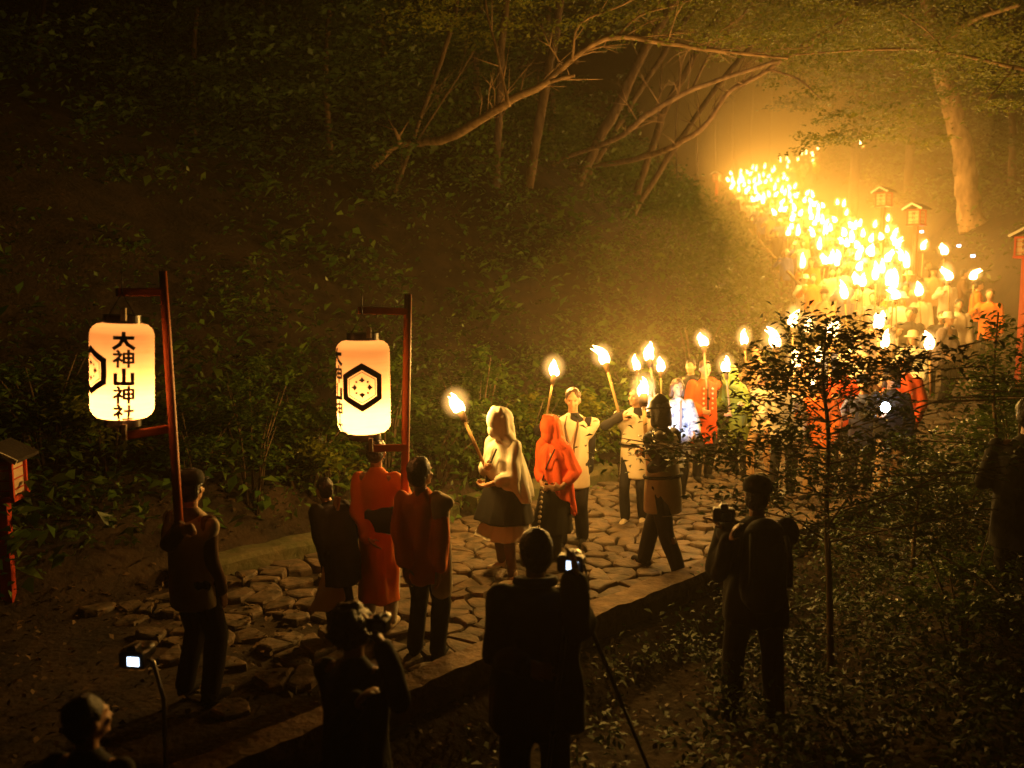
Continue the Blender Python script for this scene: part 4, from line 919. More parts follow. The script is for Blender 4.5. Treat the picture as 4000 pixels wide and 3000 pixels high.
# ------------------------------------------------------------------ vegetation
NR = np.random.default_rng(21)
def leaves(cent, size, rng_, flat=.5, asp=.5, droop=0.0, fold=.15):
    """rhombic folded leaves (2 quads share a midrib): returns V,F"""
    n = len(cent); size = np.broadcast_to(size, (n,)) * rng_.uniform(.65, 1.25, n)
    yaw = rng_.uniform(0, 2 * np.pi, n)
    d = np.stack([np.cos(yaw), np.sin(yaw), rng_.normal(-droop, flat, n)], 1); d /= np.linalg.norm(d, axis=1)[:, None]
    up = np.stack([rng_.normal(0, flat, n), rng_.normal(0, flat, n), np.ones(n)], 1)
    s = np.cross(d, up); s /= np.linalg.norm(s, axis=1)[:, None] + 1e-9
    u = np.cross(s, d)
    L = size[:, None]; W = L * asp
    a = cent; b = cent + d * L * .45 + s * W * .5 + u * L * fold; c = cent + d * L; e = cent + d * L * .45 - s * W * .5 + u * L * fold
    V = np.stack([a, b, c, e], 1).reshape(-1, 3)
    F = np.arange(n * 4).reshape(n, 4)
    return V, F
def leaf_obj(name, cents, size, m, parent=None, rng_=NR, **k):
    V, F = leaves(np.asarray(cents), size, rng_, **k)
    if parent is not None: V = V - np.array(parent.location)
    return mesh_np(name, V, F, m, parent)
def spray(c, r, n, thick=.12, rng_=NR):
    """a flat layered twig spray of leaf positions"""
    q = rng_.normal(0, 1, (n, 3)); q /= np.linalg.norm(q, axis=1)[:, None]
    q *= (rng_.uniform(0, 1, n) ** .5)[:, None]
    tilt = rng_.normal(0, .18, 2)
    q = q * np.array([r, r * rng_.uniform(.5, 1), r * thick]); q[:, 2] += q[:, 0] * tilt[0] + q[:, 1] * tilt[1] - .25 * (q[:, 0] ** 2 + q[:, 1] ** 2) / max(r, .1)
    return q + np.array(c)
def clump(c, r, h, n, rng_=NR, shell=.55):
    q = rng_.normal(0, 1, (n, 3)); q /= np.linalg.norm(q, axis=1)[:, None]
    k = rng_.uniform(shell, 1, n)[:, None]; q = q * k
    bump = 1 + .22 * np.sin(q[:, 0] * 5 + c[0] * 9) * np.cos(q[:, 1] * 6 + c[1] * 7) + .15 * np.sin(q[:, 2] * 9)
    q *= bump[:, None]
    q[:, 2] = np.abs(q[:, 2]) if h > 0 else q[:, 2]
    return q * np.array([r, r, abs(h)]) + np.array(c)
# ---- undergrowth covering the uphill bank and the far right bank
def scatter_bank(side, n, amin, amax, lmin, lmax, dist_pow=1.0):
    a = NR.uniform(amin, amax, n); l = NR.uniform(0, 1, n) ** 1.3 * (lmax - lmin) + lmin
    k = np.clip(np.searchsorted(ARC, a) - 1, 0, len(SEG) - 1); t = (a - ARC[k]) / SL[k]
    nx_ = -SEG[k, 1] / SL[k]; ny_ = SEG[k, 0] / SL[k]
    x = PC[k, 0] + SEG[k, 0] * t + nx_ * l * side; y = PC[k, 1] + SEG[k, 1] * t + ny_ * l * side
    return x, y
def undergrowth(name, side, n, amin, amax, lmin, lmax, per, label_kind):
    x, y = scatter_bank(side, n, amin, amax, lmin, lmax)
    _, lat, _ = path_coords(x, y); m = (np.abs(lat) > lmin * .9) & (y > 2.5) & (NR.uniform(-1, 1, len(x)) < .35 + .9 * np.sin(x * .9 + 1) * np.cos(y * .7)); x, y = x[m], y[m]; z = ground(x, y)
    dist = np.hypot(x, y); allc = []; sz = []
    for i in range(len(x)):
        r = NR.uniform(.35, .8) * (1 + dist[i] / 45); h = NR.uniform(.35, 1.1) * (1 + dist[i] / 60)
        f_ = NR.choice([.6, .8, 1.0, 1.5, 1.9], p=[.25, .25, .25, .15, .1]); m_ = int(per * NR.uniform(.6, 1.3) / f_); c = clump((x[i], y[i], z[i]), r, h, m_)
        allc.append(c); sz.append(np.full(m_, (.078 + dist[i] * .0036) * f_))
    o = leaf_obj(name, np.concatenate(allc), np.concatenate(sz), M_LEAF, flat=.55, asp=.5)
    return tag(o, kind='stuff')
undergrowth('undergrowth', 1, 1900, 3, 62, HALF + .5, 17, 60, None)
undergrowth('bank_edge_undergrowth', 1, 620, 1, 27, HALF + .4, 4.2, 70, None)
undergrowth('right_bank_undergrowth', -1, 420, 26, 66, HALF + 1.6, 15, 55, None)
# ---- near right: low plants and fallen leaves on the dark bank
x = NR.uniform(-3.5, 8.5, 30000); y = NR.uniform(2.8, 15, 30000); arc_, lat_, _ = path_coords(x, y)
m = (lat_ < -HALF - .3) & (NR.uniform(0, 1, 30000) < .45 + .5 * np.sin(x * 2.2) * np.cos(y * 1.9)); x, y = x[m], y[m]
o = leaf_obj('leaf_litter', np.stack([x, y, ground(x, y) + NR.uniform(.005, .03, len(x))], 1), .052, M_LITTER, flat=.5, asp=.55); tag(o, kind='stuff')
x = NR.uniform(-2.5, 9, 4200); y = NR.uniform(3, 15, 4200); arc_, lat_, _ = path_coords(x, y)
m = (lat_ < -HALF - .45) & (NR.uniform(0, 1, 4200) < np.clip(.25 + .3 * (x - .3), .22, 1)); x, y = x[m], y[m]; z = ground(x, y); cs = []
for i in range(len(x)):
    hh = NR.uniform(.12, .5) * (1 + .25 * max(x[i] - 2, 0)); cs.append(clump((x[i], y[i], z[i] + hh * .3), NR.uniform(.12, .32), hh, 34, shell=.2))
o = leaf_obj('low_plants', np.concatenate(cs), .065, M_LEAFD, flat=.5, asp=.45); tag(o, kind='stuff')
a = NR.uniform(0, A0 + 1.5, 5000); l = NR.uniform(-HALF - .3, HALF + .4, 5000); pts = [arc_to_xy(q, w_) for q, w_ in zip(a, l)]; x = np.array([p[0] for p in pts]); y = np.array([p[1] for p in pts])
o = leaf_obj('scattered_leaves', np.stack([x, y, ground(x, y) + NR.uniform(0, .03, len(x))], 1), .06, M_LITTER, flat=.4, asp=.6); tag(o, kind='stuff')
# fallen leaves at the foot of the uphill bank
a = NR.uniform(2, 24, 1500); l = HALF + .2 + NR.uniform(0, 1, 1500) ** 2 * 1.3; pts = [arc_to_xy(q, w_) for q, w_ in zip(a, l)]
x = np.array([p[0] for p in pts]); y = np.array([p[1] for p in pts])
o = leaf_obj('fallen_leaves', np.stack([x, y, ground(x, y) + .015], 1), .07, M_LITTER, flat=.3, asp=.6); tag(o, kind='stuff')
# ---- shrubs in a row along the uphill side, each a thing
def shrub_proto(seed, r, h, n, size, m):
    rg = np.random.default_rng(seed); t = empty('shrub'); cs = []
    stems = MB(); K = 9
    for k in range(K):
        a = rg.uniform(0, 6.28); rr = rg.uniform(.1, .75) * r; top = (math.cos(a) * rr, math.sin(a) * rr, rg.uniform(.45, .95) * h)
        stems.tube([(math.cos(a) * .05, math.sin(a) * .05, -.15), (top[0] * .45, top[1] * .45, top[2] * .55), top], [.016, .011, .004], 5)
        for q in range(3):
            f = rg.uniform(.45, 1.05); c = (top[0] * f + rg.normal(0, .12), top[1] * f + rg.normal(0, .12), top[2] * f + rg.normal(0, .05))
            cs.append(spray(c, rg.uniform(.22, .45) * r, int(n / K / 3), .3, rg))
    stems.build('stem', M_BARK, t)
    V, F = leaves(np.concatenate(cs), size, rg, flat=.4, asp=.5); mesh_np('foliage', V, F, m, t)
    return t
SH = [shrub_proto(1, .95, 1.3, 1500, .085, M_LEAF), shrub_proto(2, .8, 1.6, 1500, .075, M_LEAF), shrub_proto(3, 1.1, 1.0, 1500, .10, M_MAPLE)]
shrubs = [(760, 9.2, .9, 0, 'dark leafy shrub behind the left lantern pole'), (1050, 9.0, 1.0, 1, 'dark leafy shrub between the two paper lanterns'),
          (1240, 9.6, 1.1, 0, 'leafy shrub just left of the hexagon crest lantern'), (1430, 9.4, .9, 2, 'shrub low behind the man in the vermilion robe'),
          (1650, 9.9, 1.15, 1, 'shrub behind the youth in orange and white'), (1800, 10.6, 1.1, 0, 'torchlit shrub left of the person in the white hood'),
          (1960, 11.2, 1.2, 1, 'shrub rising between the white hood and the man in the cream vest'), (2130, 12.0, 1.15, 0, 'shrub behind the red hooded person'),
          (2290, 12.2, 1.2, 2, 'bright yellow-green bush beside the head of the man in the cream vest'), (2400, 12.6, .95, 2, 'yellow-green bush right of the man in the cream vest'),
          (2520, 14.6, 1.2, 0, 'shrub behind the walkers with the tall torches'), (2700, 16.2, 1.3, 1, 'hazy shrub above the person in the red jacket'),
          (2860, 17.6, 1.2, 0, 'hazy shrub above the person in the green raincoat'), (420, 9.0, 1.0, 2, 'dim shrub below the left paper lantern'),
          (180, 8.8, 1.1, 0, 'dim shrub beside the red wooden lantern at the left edge')]
for i, (u, d, s, k, lab) in enumerate(shrubs):
    first = not any(q[3] == k for q in shrubs[:i]); o = SH[k] if first else copy_tree(SH[k])
    p = at(u, 1800, d); x, y = p.x, p.y
    for _ in range(40):   # slide uphill until it stands clear of the path
        a, l, _z = path_coords(np.array([x]), np.array([y]))
        if l[0] > HALF + .6: break
        x -= .06; y += .08
    o.location = (x, y, gz(x, y)); o.rotation_euler = (0, 0, i * 1.9); o.scale = (s, s, s)
    tag(o, lab, 'shrub', 'shrubs along the uphill side of the path')
for i, (u, d, s, k, lab) in enumerate([(3760, 9.0, .85, 0, 'dark shrub on the near side right of the sapling'), (3990, 8.2, 1.0, 1, 'dark shrub at the right edge below the red lantern post'), 
                                       (3800, 6.4, .8, 0, 'dark shrub in the lower right shadow')]):
    o = copy_tree(SH[k]); p = at(u, 1800, d); o.location = (p.x, p.y, gz(p.x, p.y)); o.scale = (s, s, s); o.rotation_euler = (0, 0, i * 2.3); tag(o, lab, 'shrub', 'shrubs on the dark near side')
# ---- trees
def px_line(P): return [at(*p[:3]) for p in P], [p[3] * p[2] / FPX for p in P]
def smooth_line(pts, rr, n=4):
    A = np.array([(*p, r) for p, r in zip(pts, rr)]); B = catmull(A, n); return [Vector(b[:3]) for b in B], [max(.003, float(b[3])) for b in B]
def tree(label, trunk, branches=(), crown=None, m=M_BARKL, group=None, root_down=True, leafm=None, lsize=.085, name='tree', seed=0, twigs=0):
    pts, rr = px_line(trunk)
    if root_down:
        b = pts[0]; z = gz(b.x, b.y) - .2
        if b.z > z + .3:   # carry the trunk on in its own direction until it meets the ground
            dr = (pts[0] - pts[1]).normalized(); dr.z = min(dr.z, -.35); dr.normalize(); q = b.copy(); k = 0; ext = []
            while q.z > gz(q.x, q.y) - .2 and k < 120: q = q + dr * .25; dr.z -= .012; dr.normalize(); k += 1; ext += [q.copy()] if k % 6 == 0 else []
            ext = ext + [q]; pts = ext[::-1] + pts; rr = [rr[0] * (1.1 + .03 * j) for j in range(len(ext))][::-1] + rr
    base = pts[0].copy(); t = empty(name, base, 0, label, 'tree', group)
    P, R_ = smooth_line(pts, rr); mb = MB(); rg = random.Random(seed + 3)
    P = [p + Vector((rg.uniform(-1, 1), 0, rg.uniform(-1, 1))) * r * .22 for p, r in zip(P, R_)]
    mb.tube([p - base for p in P], [r * rg.uniform(.93, 1.08) for r in R_], 10)
    if twigs:
        for _ in range(twigs):
            i = int(rg.uniform(.3, .97) * (len(P) - 2)); d = (P[i + 1] - P[i]).normalized(); s_ = Vector((rg.uniform(-1, 1), rg.uniform(-.6, .6), rg.uniform(-.3, 1))).normalized(); L = rg.uniform(.3, 1.0)
            e = P[i] + (d * .8 + s_).normalized() * L; m1 = P[i].lerp(e, .5) + Vector((rg.uniform(-.05, .05), 0, rg.uniform(0, .08))); r0 = min(R_[i] * .4, .016)
            mb.tube([P[i] - base, m1 - base, e - base], [r0, r0 * .6, .003], 5)
            for _k in range(2): e2 = m1 + ((e - m1).normalized() + Vector((rg.uniform(-1, 1), rg.uniform(-.5, .5), rg.uniform(-.6, 1))) * .8) * L * .4; mb.tube([m1 - base, e2 - base], [r0 * .5, .002], 4)
    mb.build('trunk', m, t)
    if branches:
        for B in branches:
            mb = MB(); q, r = smooth_line(*px_line(B)); mb.tube([p - base for p in q], r, 6)
            for i in range(2, len(q) - 1, 2):   # short side twigs
                d = (q[i + 1] - q[i - 1]).normalized(); s_ = Vector((rg.uniform(-1, 1), rg.uniform(-1, 1), rg.uniform(-.3, 1))).normalized()
                e = q[i] + (d * .7 + s_) * rg.uniform(.2, .55); mb.tube([q[i] - base, (q[i] + e) / 2 - base, e - base], [r[i] * .5, r[i] * .35, .003], 4)
            mb.build('limb', m, t)
    if crown is not None and len(crown):
        leaf_obj('crown', np.concatenate(crown), lsize, leafm or M_MAPLE, t, flat=.4, asp=.55, rng_=np.random.default_rng(seed))
    return t
def region(n, ulo, uhi, vlo, vhi, dlo, dhi, keep=None, r=(.35, .8), leaves_=60, thick=.14, seed=0):
    rg = np.random.default_rng(seed); out = []
    for _ in range(n):
        u = rg.uniform(ulo, uhi); v = rg.uniform(vlo, vhi); d = rg.uniform(dlo, dhi)
        if keep and not keep(u, v): continue
        c = at(u, v, d)
        if c.z < gz(c.x, c.y) + .4: continue
        out.append(spray(c, rg.uniform(*r), int(leaves_ * rg.uniform(.5, 1.3)), thick, rg))
    return out
GT = 'trees leaning over the path from the uphill bank'
tree('largest lit bough, sweeping from the dark bank up over the path',
     [(1470, 640, 18.4, 11), (1550, 570, 18.2, 12), (1640, 556, 17.8, 15), (1750, 538, 17, 18), (1870, 472, 16.2, 17), (2000, 390, 15.4, 15), (2120, 330, 14.8, 13),
      (2200, 262, 14.1, 11), (2290, 192, 14, 10), (2400, 146, 13.9, 10), (2560, 162, 13.8, 9), (2750, 190, 13.7, 8), (2900, 208, 13.6, 6), (3080, 228, 13.5, 4)],
     [[(1990, 415, 14.4, 8), (1965, 320, 14.5, 6), (1940, 195, 14.7, 5), (1905, 60, 15, 4), (1890, -60, 15.2, 3)], [(2235, 235, 14, 6), (2265, 95, 13.8, 5), (2430, 20, 13.5, 4), (2600, -70, 13.2, 3)],
      [(2150, 318, 14.2, 9), (2205, 303, 14.1, 8), (2245, 294, 14, 6)], [(2410, 142, 13.9, 6), (2500, 60, 13.9, 5), (2640, 20, 13.9, 3), (2780, -30, 13.9, 2)], [(1565, 560, 15.2, 9), (1548, 520, 15.2, 7), (1540, 500, 15.2, 4)]],
     region(26, 2250, 3150, -60, 170, 12.5, 16, seed=1, leaves_=45) + region(20, 1650, 2300, -80, 180, 13, 17, seed=2, leaves_=50), group=GT, seed=1, twigs=34)
tree('tree bough curving low under the others, ending left of the bright cluster', [(2180, 665, 27, 7), (2330, 645, 25, 9), (2480, 622, 23, 11), (2640, 565, 21, 11), (2760, 485, 20.5, 10), (2850, 355, 20, 9), (2960, 300, 19.5, 8), (3080, 215, 19, 9), (3200, 140, 18.6, 7), (3330, 60, 18.2, 5)],
     [[(3000, 270, 19.4, 5), (3120, 310, 19.2, 4), (3210, 390, 19, 2)]], region(45, 2800, 3500, -80, 260, 15, 22, seed=3, keep=lambda u, v: v < 330 - (3150 - u) * .3), group=GT, seed=2, twigs=26)
tree('middle tree bough fanning up to the right above the lowest one', [(2190, 625, 24, 7), (2400, 545, 21, 10), (2520, 455, 19.5, 11), (2650, 375, 19.2, 10), (2800, 315, 19, 9), (2960, 262, 18.8, 8), (3080, 222, 18.6, 7), (3230, 150, 18.2, 5)],
     [[(2700, 355, 19.2, 5), (2780, 200, 19.4, 5), (2900, 60, 19.6, 4), (2990, -60, 19.8, 3)]], region(30, 2650, 3300, -80, 180, 15, 21, seed=4), group=GT, seed=3, twigs=24)
LT = [([(2335, 560, 24, 20), (2430, 380, 24, 20), (2520, 190, 24, 19), (2600, 60, 24, 18), (2690, -100, 24, 17)], 'thickest slanting trunk among the leaning trees behind the sweeping bough'),
      ([(2410, 500, 26, 11), (2510, 340, 26, 11), (2620, 165, 26, 11), (2780, -80, 26, 10)], 'thin slanting trunk just right of the thickest one'),
      ([(2545, 580, 28, 14), (2600, 420, 28, 14), (2680, 280, 28, 13), (2770, 120, 28, 13), (2900, -80, 28, 12)], 'slanting trunk crossed by the two curved boughs'),
      ([(2710, 470, 27, 11), (2830, 300, 27, 10), (2980, 120, 27, 10), (3080, -60, 27, 9)], 'slanting trunk nearest the glowing gap above the cluster'),
      ([(1640, 470, 18, 7), (1690, 330, 18, 8), (1755, 140, 18, 9), (1800, -60, 18, 9)], 'dim leaning trunk above the left end of the sweeping bough'),
      ([(1680, 470, 19, 4), (1790, 300, 19, 4), (1850, 200, 19, 3)], 'thin bare sapling stem beside the dim leaning trunk'),
      ([(2150, 240, 21, 17), (2175, 100, 21, 17), (2200, -80, 21, 16)], 'short lit length of upright trunk at the top edge of the photo'),
      ([(1950, 420, 20, 15), (1960, 200, 20, 15), (1990, -80, 20, 14)], 'dim reddish upright trunk behind the sweeping bough')]
for i, (P, lab) in enumerate(LT):
    u = P[-1][0]; d = P[-1][2]
    tree(lab, P, (), region(12, u - 350, u + 300, -120, 160, d - 3, d + 3, seed=40 + i, leaves_=55, r=(.5, 1.1)), group='leaning trunks on the bank', seed=10 + i, lsize=.12, m=M_BARK, twigs=9)
FTT = [(2640, 46, 4), (2722, 55, 5), (2795, 60, 4), (2862, 62, 6), (2935, 64, 4), (3010, 70, 5), (2570, 44, 5)]
for i, (u, d, r) in enumerate(FTT):
    tree('thin far trunk in the glowing haze, %s' % ['left of the far red lantern', 'just above the far red lantern', 'above the left tip of the bright cluster', 'thickest one behind the bright cluster', 'rising right behind the bright cluster', 'above the right half of the bright cluster', 'farthest left of the hazy far trunks'][i],
         [(u + 6, 720, d, r), (u, 500, d, r), (u + 14, 250, d, r * .9), (u + 4, -80, d, r * .8)], (), region(16, u - 160, u + 160, -100, 120, d - 3, d + 3, seed=60 + i, leaves_=70, r=(.9, 1.8)),
         group='far thin trunks in the haze', seed=30 + i, m=M_BARK, lsize=.28)
# big tree on the right bank
def kr(u, v): return v < (560 if 3100 < u < 3700 else 330) or (u > 3800 and v < 480)
tree('big pale trunked tree standing on the right bank beside the procession',
     [(3812, 905, 27, 62), (3798, 850, 27, 47), (3772, 700, 27, 41), (3742, 500, 27, 37), (3702, 350, 27, 34), (3655, 180, 27, 31), (3630, 60, 27, 28), (3600, -120, 27, 25)],
     [[(3700, 350, 27, 20), (3640, 200, 25, 14), (3500, 120, 22, 10), (3350, 80, 20, 6)], [(3660, 190, 27, 16), (3800, 80, 25, 11), (3980, 20, 23, 8)]],
     region(150, 3050, 3760, 60, 560, 16, 26, keep=kr, seed=5, leaves_=60, r=(.4, .95)) + region(90, 3100, 4080, -100, 260, 16, 28, seed=6, leaves_=60, r=(.5, 1.0)), group=None, seed=4, lsize=.11)
tree('near maple limb stretching level across the upper right with small leaves', [(4180, 330, 12.5, 10), (4050, 285, 12.6, 8), (3900, 248, 12.8, 7), (3750, 216, 13, 6), (3550, 192, 13.2, 5), (3300, 200, 13.4, 4), (3100, 215, 13.6, 3)],
     [[(3960, 262, 12.7, 4), (3900, 340, 12.6, 3), (3850, 400, 12.6, 2)], [(3700, 210, 13, 4), (3620, 120, 13, 3), (3500, 40, 13, 2)]],
     region(60, 3450, 4080, 180, 420, 11.5, 14, keep=lambda u, v: u > 3780 or v < 260, seed=7, leaves_=55, r=(.25, .5)) + region(40, 3000, 4080, -60, 190, 11.5, 15, seed=8, leaves_=55, r=(.3, .6)), root_down=False, seed=5, lsize=.07, name='maple_tree')
# dark wooded hillside at the upper left
for i, (u, v, d, h) in enumerate([(150, 700, 16, 1), (420, 560, 19, 1), (760, 620, 17, 1), (1020, 480, 20, 1), (1280, 600, 18, 1), (1500, 380, 23, 1), (1850, 300, 26, 1), (2150, 420, 27, 1), (3350, 300, 40, 1), (3560, 380, 36, 1), (3950, 560, 30, 1), (3250, 250, 58, 1)]):
    lab = ['at the far upper left corner', 'second from the upper left corner', 'above the left paper lantern', 'between the lanterns, high up', 'above the crest lantern', 'left of the sweeping bough', 'behind the sweeping bough', 'behind the slanting trunks', 'behind the far torches at the top of the path', 'left of the big pale trunk', 'at the right edge behind the big pale trunk', 'dim and hazy beyond the bend'][i]
    tree('dark leafy tree ' + lab, [(u, v + 150, d, 16), (u + 8, v, d, 14), (u - 10, v - 300, d, 11), (u + 20, v - 700, d, 8)], (),
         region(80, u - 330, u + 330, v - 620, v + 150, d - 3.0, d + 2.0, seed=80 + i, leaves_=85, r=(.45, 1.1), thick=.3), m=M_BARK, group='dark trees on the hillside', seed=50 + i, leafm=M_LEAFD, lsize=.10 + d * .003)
# ---- dark sapling in front of the crowd
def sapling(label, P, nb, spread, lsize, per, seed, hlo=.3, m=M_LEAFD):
    rg = random.Random(seed); nrg = np.random.default_rng(seed); pts, rr = smooth_line(*px_line(P), n=5)
    b = pts[0]; pts[0] = Vector((b.x, b.y, gz(b.x, b.y) - .1)); base = pts[0].copy(); t = empty('sapling', base, 0, label, 'sapling')
    mb = MB(); mb.tube([p - base for p in pts], rr, 9); cs = []; H = len(pts)
    for k in range(nb):
        f = hlo + (1 - hlo) * k / (nb - 1); i = min(H - 2, int(f * (H - 1))); p = pts[i]; a = k * 2.4 + rg.uniform(-.4, .4)
        fr_ = (f - hlo) / (1 - hlo); L = spread * max(.14, (1 - .92 * fr_ ** 1.3)) * rg.uniform(.65, 1.15) * (1.1 if abs(math.sin(a)) < .6 else .8) * (.74 if math.cos(a) < 0 else 1.05)
        tip = p + Vector((math.cos(a) * L, math.sin(a) * L * .7, L * rg.uniform(-.12, .5))); mid = (p + tip) / 2 + Vector((0, 0, L * .08))
        mb.tube([p - base, mid - base, tip - base], [rr[i] * .42, rr[i] * .28, .003], 5)
        for q in range(5):
            s = rg.uniform(.25, 1); c = p.lerp(tip, s) + Vector((0, 0, L * .12 * (1 - abs(2 * s - 1))))
            o2 = Vector((rg.uniform(-1, 1), rg.uniform(-1, 1), rg.uniform(-.1, .25))) * L * .28
            mb.tube([c - base, c + o2 - base], [.006, .002], 4); cs.append(spray(c + o2, rg.uniform(.12, .34), int(per * (1.15 - .75 * fr_) * rg.uniform(.4, 1.4)), .7, nrg))
    mb.build('trunk', M_BARK, t); leaf_obj('crown', np.concatenate(cs), lsize, m, t, flat=.45, asp=.40, rng_=nrg)
    return t
sapling('dark young tree in front of the crowd, leaves black against the torchlight', [(3245, 2640, 6.7, 15), (3240, 2300, 6.7, 12), (3228, 2000, 6.7, 10), (3236, 1700, 6.7, 8), (3215, 1480, 6.6, 6), (3230, 1260, 6.6, 3)], 60, 2.15, .075, 26, 3, hlo=.34)
sapling('dim slender young tree at the right edge with pale torchlit leaves', [(3935, 2150, 7.6, 9), (3900, 1800, 7.6, 8), (3880, 1500, 7.7, 6), (3900, 1220, 7.8, 3)], 14, .75, .075, 20, 9, hlo=.3, m=M_LEAF)
sapling('low bushy young tree between the dark sapling and the right edge', [(3560, 2300, 7.6, 9), (3575, 2050, 7.6, 7), (3600, 1850, 7.7, 4)], 20, 1.3, .07, 26, 15, hlo=.1)
# ------------------------------------------------------------------ the procession uphill: torches and their carriers
Z6 = [(1375,275),(1240,290),(1210,290),(1038,300),(975,350),(912,330),(873,360),(835,362),(795,365),(875,375),(770,408),(873,425),
(695,405),(650,415),(705,425),(690,460),(530,462),(610,480),(460,480),(365,490),(410,500),(430,520),(490,535),(665,520),(590,555),
(535,570),(480,580),(350,540),(380,560),(420,570),(640,555),(690,550),(665,540),(300,605),(400,640),(470,640),(480,690),(535,705),
(600,615),(640,630),(680,650),(720,665),(765,670),(740,605),(840,650),(660,715),(690,765),(735,820),(875,710),(910,730),(940,740),
(920,770),(860,780),(870,820),(920,830),(960,850),(980,880),(965,915),(1050,840),(1110,730),(1110,790),(770,930),(1105,935),
(1140,880),(1190,890),(1230,870),(1330,875),(1400,830),(1295,975),(1430,910),(1450,950),(1465,1000),(1480,1020),(1200,1020),
(1225,1070),(1290,1060),(1210,1100),(1075,1140),(1235,1175),(1540,1105),(1465,1105),(1680,1025),(1200,1265),(1260,1280),
(1420,1240),(1440,1275),(1470,1290),(1350,1230),(1385,1190),(1155,1360),(1510,1370),(1690,1345),(1885,1235),(2060,1235),
(755,1560),(845,1600),(1015,1630),(1390,1570),(445,470),(500,570),(600,490),(345,575),(395,590),(365,520),(1300,1075),(1000,900),
(990,930),(1140,1010),(1250,940),(1390,960),(1170,960),(900,860),(800,700),(560,530),(520,520),(450,610),(620,660)]
def solve_flame(u, v, hf, dmin=11.0, dmax=110.0):
    """distance along the pixel's ray where a flame carried hf above the path would be"""
    ds = np.arange(dmin, dmax, .15); P = np.array([at(u, v, d) for d in ds])
    h = P[:, 2] - ground(P[:, 0], P[:, 1]); arc, lat, _ = path_coords(P[:, 0], P[:, 1])
    cross = [i for i in range(len(ds) - 1) if (h[i] - hf) * (h[i + 1] - hf) <= 0]
    if cross:
        i = min(cross, key=lambda k: abs(lat[k])); 
        if abs(lat[i]) < 4: return P[i], ds[i], lat[i]
    ok = np.where((np.abs(lat) < 2.2) & (h > .9) & (h < 4.5))[0]
    if len(ok) == 0: return None
    i = ok[np.argmin(np.abs(h[ok] - hf))]; return P[i], ds[i], lat[i]
rnd = random.Random(11)
def far_torch_proto(kind):
    t = torch((0, 0, 0), (0.03, -.02, .8), '', fh=.18 + .03 * kind, fr=.068, lean=((-.1, 0), (.06, .03), (-.04, -.05), (-.12, .04), (.1, 0), (0, 0))[kind], seed=kind + 5)
    return t
FT = [far_torch_proto(k) for k in range(6)]
used = [False] * 6
flames = []
for n, (a, b) in enumerate(Z6):
    u = 2700 + a * .5425; v = 400 + b * .5425
    r = solve_flame(u, v, rnd.uniform(2.0, 2.35))
    if r is None: print('NOFLAME', a, b); continue
    flames.append((Vector(r[0]), r[1], r[2], u, v))
for _ in range(85):   # further torches packed between the ones that can be told apart
    a = rnd.uniform(a_at(8.6, 20), a_at(15.6, 57)) ; l = rnd.uniform(-1.7, 1.7); x, y, z = arc_to_xy(a, l)
    if any((q[0].x - x) ** 2 + (q[0].y - y) ** 2 < .3 for q in flames): continue
    flames.append((Vector((x, y, gz(x, y) + rnd.uniform(1.95, 2.4))), y, l, 0, 0))
flames.sort(key=lambda q: q[1])
print('flames', len(flames), [round(q[1]) for q in flames])
TL = {0: 'burning torch with a tall flame in the dense torchlit crowd on the slope', 1: 'burning torch in the bright cluster where the path turns uphill', 2: 'tiny far torch flame strung out along the top of the path'}
def band(d):
    for lim, nm in ((21, 'stretch above the sapling'), (25, 'lower slope'), (30, 'slope by twin lanterns'), (36, 'middle slope'), (43, 'upper middle slope'), (50, 'upper slope below the bend'), (57, 'bright bend'), (64, 'stretch past the bend')):
        if d < lim: return nm
    return 'distant top of the path'
def strip(l): return 'left' if l > .6 else 'right' if l < -.6 else 'centre'
def far_group(d, l):
    b = band(d); s = strip(l); return 'burning torch at the %s of the crowd on the %s' % (s, b), 'torches at the %s on the %s' % (s, b)
for n, (p, d, lat, u, v) in enumerate(flames):
    k = n % 6
    if used[k]: t = copy_tree(FT[k])
    else: t = FT[k]; used[k] = True
    t.location = p - Vector((.03, -.02, .86)); t.rotation_euler = (rnd.uniform(-.08, .08), rnd.uniform(-.1, .1), rnd.uniform(0, 6.28))
    lab, grp = far_group(d, lat); t['label'] = lab; t['group'] = grp

# carriers below the far torches: low-detail copies
def proto(coat, hairm, legs, hat, skin_seed, cape=False):
    W = Person('walker', (0, 0, 0), 0, 1.66, lean=.05, wr=(-.24, -.34, 1.30), wl=(.24, -.1, .84), fl=(.09, .14, 0), fr=(-.09, -.14, 0), res=.024, head=(0, .05))
    W.hair(hairm); W.top('coat', coat, -.28 if not cape else -.5, 1.0, 1.08, .08, .065, voxel=.024); W.trousers(legs, voxel=.024)
    if hat: brim_hat(W, 'hat', hat[1], hat[0])
    return W.root
PR = [(proto(M_VEST, M_HAIR, M_DARK, None, 0), 'cream coat'), (proto(M_DARK, M_HAIR, M_DARK, None, 1), 'dark coat'), (proto(M_ORANGE, M_HAIRB, M_DARK, None, 2), 'orange coat'), (proto(M_WHITE, M_HAIR, M_DARK, ('bucket', M_WHITE), 3), 'white coat and hat'),
      (proto(M_TANV, M_HAIRB, M_BROWN, ('cap', M_BLACK), 4), 'tan coat and cap'), (proto(M_GREYC, M_HAIR, M_DARK, None, 5), 'grey coat'), (proto(M_BLUE, M_HAIR, M_BROWN, ('bucket', M_VEST), 6), 'blue coat and pale hat')]
pu = [False] * len(PR)
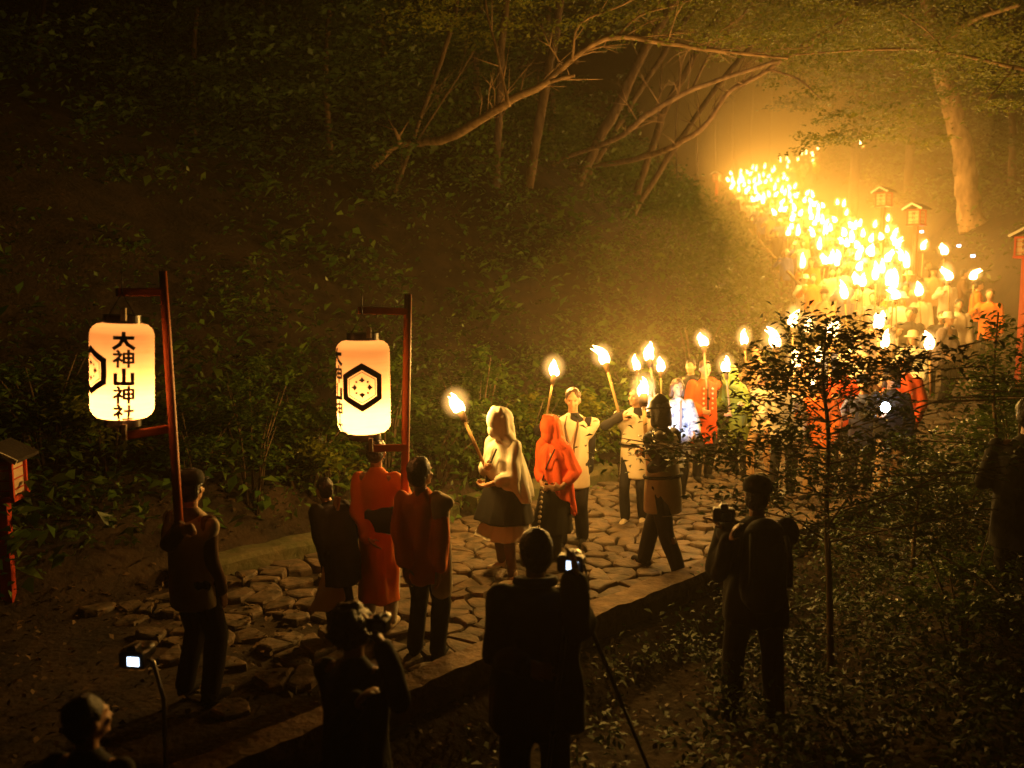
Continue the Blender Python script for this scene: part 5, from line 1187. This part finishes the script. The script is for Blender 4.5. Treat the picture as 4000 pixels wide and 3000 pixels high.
def put(k, x, y, rz, lab, grp):
    o = copy_tree(PR[k][0]) if pu[k] else PR[k][0]; pu[k] = True
    o.location = (x, y, gz(x, y)); o.rotation_euler = (0, 0, rz); s = rnd.uniform(.93, 1.05); o.scale = tuple(q * s for q in PR[k][0].scale) if False else (s, s, s); tag(o, lab, 'person', grp); return o
def zone(d): return 'on the ' + band(d), 0
spots = []
for n, (p, d, lat, u, v) in enumerate(flames):
    a, l, _ = path_coords(np.array([p.x]), np.array([p.y])); a = a[0]
    q1 = arc_to_xy(a, 0); q2 = arc_to_xy(a - .6, 0); rz = math.atan2(q2[0] - q1[0], -(q2[1] - q1[1]))
    rz2 = rz + rnd.uniform(-.3, .3); off = Matrix.Rotation(rz2, 3, 'Z') @ Vector((.24, .36, 0)); x, y = p.x + off.x, p.y + off.y
    k = (n * 3 + n // 7) % len(PR); zl, zi = zone(d); spots.append((x, y)); put(k, x, y, rz2, 'walker in %s with torch %s' % (PR[k][1], zl), 'walkers in %s %s' % (PR[k][1], zl))
for n in range(46):   # walkers without a torch between them
    a = rnd.uniform(a_at(7.2, 17), a_at(14, 47)); l = rnd.uniform(-1.9, 1.9); x, y, z = arc_to_xy(a, l)
    if any((x - q[0]) ** 2 + (y - q[1]) ** 2 < .36 for q in spots): continue
    spots.append((x, y)); q2 = arc_to_xy(a - .6, l); rz = math.atan2(q2[0] - x, -(q2[1] - y)) + rnd.uniform(-.5, .5); k = (n * 5 + 2) % len(PR); zl, zi = zone(y)
    put(k, x, y, rz, 'walker in %s lacking a torch %s' % (PR[k][1], zl), 'walkers without torches in %s %s' % (PR[k][1], zl))
# ------------------------------------------------------------------ haze and torch smoke
def volume_mat(name, dens, col, g_):
    hm = bpy.data.materials.new(name); hm.use_nodes = True; t = hm.node_tree; t.nodes.clear()
    o_ = t.nodes.new('ShaderNodeOutputMaterial'); pv = t.nodes.new('ShaderNodeVolumePrincipled')
    pv.inputs['Color'].default_value = (*col, 1); pv.inputs['Density'].default_value = dens; pv.inputs['Anisotropy'].default_value = g_
    t.links.new(pv.outputs[0], o_.inputs['Volume']); return hm
mb = MB(); mb.box((17.5, 56.5, 19), (135, 147, 50))
hz = mb.build('haze', volume_mat('thin_haze', HAZE_D, (1, .86, .58), .6), smooth=False); tag(hz, kind='stuff')
# torch smoke hanging over the path uphill: rounded banks of even smoke
for i, (c, r, dn) in enumerate([((15.5, 54, 15), (8, 15, 8.5), .024), ((11.5, 33, 7.5), (4.4, 13, 4.4), .019), ((8.2, 17.5, 3.6), (3.8, 7, 2.8), .012), ((14.5, 50, 22), (5.5, 11, 15), .014), ((3.2, 12.8, 2.6), (3.6, 2.8, 1.5), .010)]):
    mb = MB(); mb.ball((0, 0, 0), r, 28); o = mb.build('smoke', volume_mat('torch_smoke', dn, (1, .80, .42), .55)); o.location = c
    o.rotation_euler = (0, 0, -.18 if i != 4 else .6); tag(o, kind='stuff')
